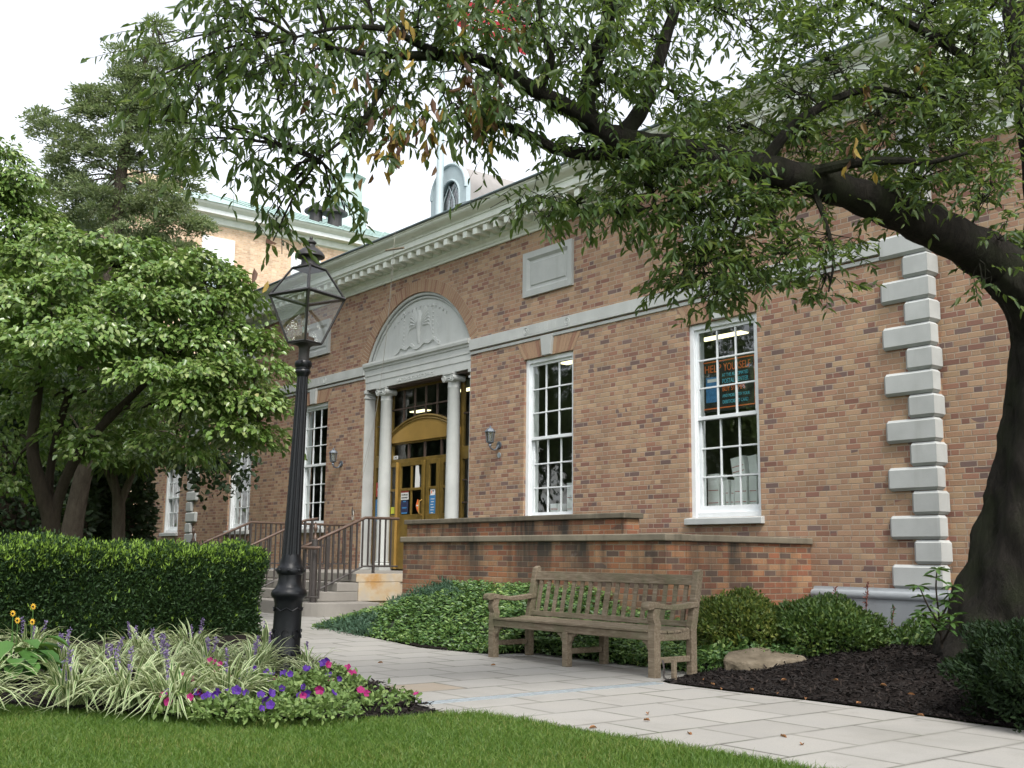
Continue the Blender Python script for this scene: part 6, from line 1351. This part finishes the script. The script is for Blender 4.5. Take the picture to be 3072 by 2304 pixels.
def petunia(x, y, r_, h, nl, flowers, label, group='petunia plants round the lamp post'):
    p = atz(x, y, .05); o = thing('petunia_plant', label, 'plant', (p[0], p[1], .05), group); n = nl; a = rng.uniform(0, 6.283, n); q = np.sqrt(rng.random(n)); P = np.stack([r_ * q * np.cos(a), r_ * q * np.sin(a), (.25 + .75 * rng.random(n)) * h * (1.05 - q ** 2 * .8)], 1)
    V, F = leaves_arrays(P, unit(rng.normal(size=(n, 3)) + np.stack([np.cos(a), np.sin(a), 0 * a + .3], 1) * .7), unit(UP + rng.normal(size=(n, 3)) * .6), rng.uniform(.03, .055, n), .024, .15, (.4, .75)); np_mesh('foliage', V, F, M['petunia_leaf'], o)
    for m_, k in flowers:
        for j in range(k):
            a_ = rng.uniform(0, 6.283); q_ = math.sqrt(rng.random()) * .95; c = np.array([r_ * q_ * math.cos(a_), r_ * q_ * math.sin(a_), h * (1.1 - q_ ** 2 * .75) + .012]); mb = MB(); petals(c, unit(np.array([.75, -.45, .55]) + rng.normal(size=3) * .4), rng.uniform(.018, .029), mb); mb.build('flower', M[m_], o)
petunia(395, 1540, .20, .13, 420, [('magenta', 7), ('violet', 2)], 'petunia plant with magenta flowers at the lawn edge'); petunia(440, 1500, .22, .20, 420, [('magenta', 10)], 'petunia plant topped by a magenta cluster behind the front row')
petunia(490, 1548, .22, .13, 420, [('violet', 8)], 'petunia plant with violet flowers at the lawn edge left of the lamp post'); petunia(560, 1510, .24, .18, 520, [('violet', 9), ('magenta', 1)], 'petunia plant with violet flowers left of the lamp base')
petunia(600, 1548, .25, .12, 520, [('violet', 7)], 'petunia plant with violet flowers in front of the lamp base'); petunia(655, 1500, .26, .16, 560, [('violet', 9), ('magenta', 1)], 'petunia plant with violet flowers at the foot of the lamp post')
petunia(690, 1545, .24, .12, 480, [('violet', 3), ('magenta', 2)], 'sparse petunia plant right of the lamp base near the lawn'); petunia(715, 1490, .24, .17, 500, [('violet', 5), ('magenta', 4)], 'petunia plant with mixed flowers beside the path'); petunia(745, 1520, .2, .10, 260, [('magenta', 2), ('violet', 1)], 'petunia plant fading out at the path edge')
petunia(820, 1530, .13, .09, 80, [], 'small straggling petunia without flowers on the bare soil'); petunia(845, 1512, .12, .10, 70, [], 'thin straggling petunia by the path edge'); petunia(882, 1520, .07, .09, 40, [('magenta', 1)], 'tiny petunia with one magenta flower at the end of the drain'); petunia(770, 1500, .12, .14, 60, [], 'lanky petunia shoots between bed and path')
def hosta():
    p = atz(20, 1480, .05); o = thing('hosta_plant', 'broad leaved hosta at the left edge of the bed', 'plant', (p[0], p[1], .05)); n = 46; a = rng.uniform(0, 6.28, n); q = rng.uniform(.1, .3, n); P = np.stack([q * np.cos(a), q * np.sin(a), rng.uniform(.12, .36, n)], 1)
    V, F = leaves_arrays(P, np.stack([np.cos(a), np.sin(a), rng.uniform(-.7, .1, n)], 1), unit(np.stack([np.cos(a) * .5, np.sin(a) * .5, np.ones(n)], 1)), rng.uniform(.14, .22, n), .13, .15, (.35, .7), .1); np_mesh('foliage', V, F, M['hosta'], o); mb = MB()
    for i in range(0, n, 2): mb.tube([(0, 0, 0), tuple(P[i])], .005, 4)
    mb.build('stalk', M['hosta'], o)
hosta()
def daisy(x, y, d, label):
    b = at(x, y, d); z = b[2]; o = thing('yellow_flower', label, 'flower', (b[0], b[1], .05), 'yellow daisies at the left of the bed'); mb = MB(); mb.tube(spline([(0, 0, 0), (.02, 0, (z - .05) * .6), (0, 0, z - .05)], 4), .004, 4); mb.build('stem', M['hosta'], o); m2 = MB()
    for j in range(10): 
        a = j * .628; e = np.array([-.3 * math.sin(a) + .0, .8 * math.cos(a), .9 * math.sin(a)]); s_ = np.cross(e, [1., -.3, .2]) * .35; c = np.array([0, 0, z - .05]); m2.add([c, c + e * .016 + s_ * .016, c + e * .033, c + e * .016 - s_ * .016], [(0, 1, 2, 3)])
    m2.build('petal', M['yellow'], o); m3 = MB(); m3.sphere((0.004, -.004, z - .05), .009, 8, 5); m3.build('centre', M['bark'], o)
for x, y, d, lb in [(28, 1325, 9.3, 'yellow daisy highest on the left, against the hedge'), (72, 1310, 9.4, 'yellow daisy right of the highest one, against the hedge'), (38, 1340, 9.2, 'yellow daisy lowest of the left cluster'), (70, 1343, 9.3, 'yellow daisy between the hedge and the rear liriope'), (110, 1465, 8.9, 'yellow daisy low between the hosta and the liriope'), (362, 1437, 9.3, 'single yellow daisy among the lilac spikes')]: daisy(x, y, d, lb)

# ---- lawn blades and mulch chips (uncountable)
def in_poly(P, poly):
    c = np.zeros(len(P), bool); j = len(poly) - 1
    for i in range(len(poly)):
        (xi, yi), (xj, yj) = poly[i], poly[j]; k = ((yi > P[:, 1]) != (yj > P[:, 1])) & (P[:, 0] < (xj - xi) * (P[:, 1] - yi) / (yj - yi + 1e-12) + xi); c ^= k; j = i
    return c
def view_filter(P, m=.06):
    d = P - CAM; z = d @ FWD; u = (d @ RGT) / z * FPX / 3072; v = (d @ UPV) / z * FPX / 3072; return (z > 1) & (np.abs(u) < .5 + m) & (v > -.375 - m)
def lawn_blades():
    n = 2200000; P = np.stack([rng.uniform(7.4, 16.2, n), rng.uniform(-12, -6.3, n), np.full(n, .008)], 1); k = in_poly(P, LAWN) & view_filter(P, .22); P = P[k]; 
    if len(P) > 300000: P = P[:300000]
    n = len(P); dens = .5 + .5 * np.sin(P[:, 0] * 3.3 + np.sin(P[:, 1] * 4)) * np.sin(P[:, 1] * 2.9); h = rng.uniform(.015, .042, n) * (.6 + .6 * dens) * np.where(rng.random(n) < .04, 1.7, 1); a = rng.uniform(0, 6.283, n); w_ = rng.uniform(.0012, .0022, n); s = np.stack([np.cos(a), np.sin(a), 0 * a], 1); ln = rng.normal(size=(n, 3)) * np.array([.5, .5, 0])
    m = P + (UP + ln * .45) * (h * .55)[:, None]; t = P + (UP * .92 + ln * 1.1) * h[:, None]
    V = np.stack([P - s * w_[:, None], P + s * w_[:, None], m + s * w_[:, None] * .8, t + s * w_[:, None] * .1, t - s * w_[:, None] * .1, m - s * w_[:, None] * .8], 1).reshape(-1, 3); b = (np.arange(n) * 6)[:, None]
    F = np.concatenate([b + np.array([[0, 1, 2, 5]]), b + np.array([[5, 2, 3, 4]])], 0); tag(np_mesh('lawn_grass', V, F, M['grass']), 'mown green lawn grass in the foreground', 'grass', kind='stuff')
lawn_blades()
def chips(poly, zf, n, box, label):
    P = np.stack([rng.uniform(box[0], box[1], n), rng.uniform(box[2], box[3], n), np.zeros(n)], 1); P = P[in_poly(P, poly) & view_filter(P)]; P[:, 2] = [zf(a, b) + .004 for a, b in P[:, :2]]; n = len(P); A = unit(rng.normal(size=(n, 3)) * np.array([1, 1, .35])); L = rng.uniform(.015, .05, n)
    V, F = leaves_arrays(P, A, unit(UP + rng.normal(size=(n, 3)) * .5), L, L * .35, .1, (.15, .8)); tag(np_mesh('mulch_chips', V, F, M['chip']), label, 'mulch', kind='stuff')
chips(RBED, rz_, 30000, (10.3, 14.5, -4.5, -.5), 'dark shredded bark mulch right of the path'); chips(LBED, lz, 26000, (8, 11.4, -9.3, -6.2), 'dark shredded bark mulch in the flower bed')
# fallen leaves
def fallen(x, y, z, label, group, L):
    p = atz(x, y, z); mb = MB(); V, F = leaves_arrays(np.zeros((1, 3)), np.array([[1., 0, 0]]), np.array([[0, .1, 1.]]), L, L * .42, .5, (.33, .7), .12); mb.add(V, [tuple(f) for f in F]); o = mb.build('fallen_leaf', M['dry_leaf'], None); o.location = (p[0], p[1], p[2] + .003); o.rotation_euler = (rng.uniform(-.2, .2), rng.uniform(-.25, .1), rng.uniform(0, 6.28)); tag(o, label, 'leaf', group)
M['dry_leaf'] = leaf_mat('dry_fallen_leaf', [(0, (.16, .07, .035)), (.6, (.26, .12, .05)), (1, (.34, .2, .07))], .8, .1)
for x, y in [(1390, 1557), (1485, 1584), (1290, 1573), (1480, 1625), (828, 1432), (1060, 1438), (1400, 1545), (1685, 1590), (1255, 1640), (1730, 1610)]: fallen(x, y, .006, 'small dry brown leaf fallen on the pale path', 'fallen leaves on the path', .055)
for x, y, z in [(1535, 1478, .05), (1560, 1488, .03), (1680, 1500, .03), (1740, 1508, .03), (1900, 1480, .12), (1960, 1500, .1), (1800, 1470, .12), (1980, 1545, .02), (1700, 1470, .1), (1850, 1520, .05), (1620, 1490, .05), (1520, 1470, .04)]: fallen(x, y, z + .02, 'small dry leaf lying on the dark mulch', 'fallen leaves on the mulch', .05)

# added trees that shade the left wing, and a wood mirrored in the glass
def shade_tree(x, y, h, r_, label, fine=1):
    o = thing('shade_tree', label, 'tree', (x, y, -.03), 'trees added to shade the left wing'); mb = MB(); mb.tube([(0, 0, 0), (.1, 0, h * .35), (0, .2, h * .7)], [.32, .25, .08], 10); mb.build('trunk', M['bark_dark'], o, smooth=True)
    n = int(5200 * fine); c = rng.normal(size=(26, 3)) * np.array([r_ * .5, r_ * .5, h * .17]) + np.array([0, 0, h * .62]); P = c[rng.integers(0, 26, n)] + rand_unit(n) * (rng.random((n, 1)) ** .5) * r_ * .42
    V, F = leaves_arrays(P, rand_unit(n), rand_unit(n), rng.uniform(.25, .5, n) / fine, .26 / fine, .2); np_mesh('crown', V, F, M['dark_leaf'], o)
def far_wood():
    PS = []; mb = MB()
    for x, y, h, r_ in [(-9, -19, 9.5, 3.6), (-17, -24, 12, 4.5), (-2, -23, 10, 3.8), (-24, -15, 11, 4), (5, -27, 11, 4), (19, -21, 10, 4)]:
        n = 5200; c = rng.normal(size=(26, 3)) * np.array([r_ * .5, r_ * .5, h * .17]) + np.array([x, y, h * .62]); PS.append(c[rng.integers(0, 26, n)] + rand_unit(n) * (rng.random((n, 1)) ** .5) * r_ * .42)
        mb.tube([(x, y, 0), (x + .1, y, h * .35), (x, y + .2, h * .7)], [.32, .25, .08], 10)
    P = np.concatenate(PS); n = len(P); V, F = leaves_arrays(P, rand_unit(n), rand_unit(n), rng.uniform(.25, .5, n), .26, .2); o = np_mesh('far_wood', V, F, M['far_leaf']); tag(o, 'green wood across the lawn, mirrored in the window panes', 'wood', kind='stuff')
    t = mb.build('far_wood_trunks', M['bark_dark'], None, smooth=True); tag(t, 'dark trunks of the wood across the lawn', 'wood', kind='stuff')
far_wood()
shade_tree(-8.5, -6.5, 7.4, 3.3, 'dark leafy tree added beyond the dogwood to shade the left wing')

for x, y, h, r_, lb in [(-6.2, -4.2, 7.8, 2.3, 'small dark tree added before the left wing to shade it'), (-10.5, -3.6, 7.8, 2.3, 'small dark tree added at the end of the left wing to shade it')]: shade_tree(x, y, h, r_, lb, 2.6)
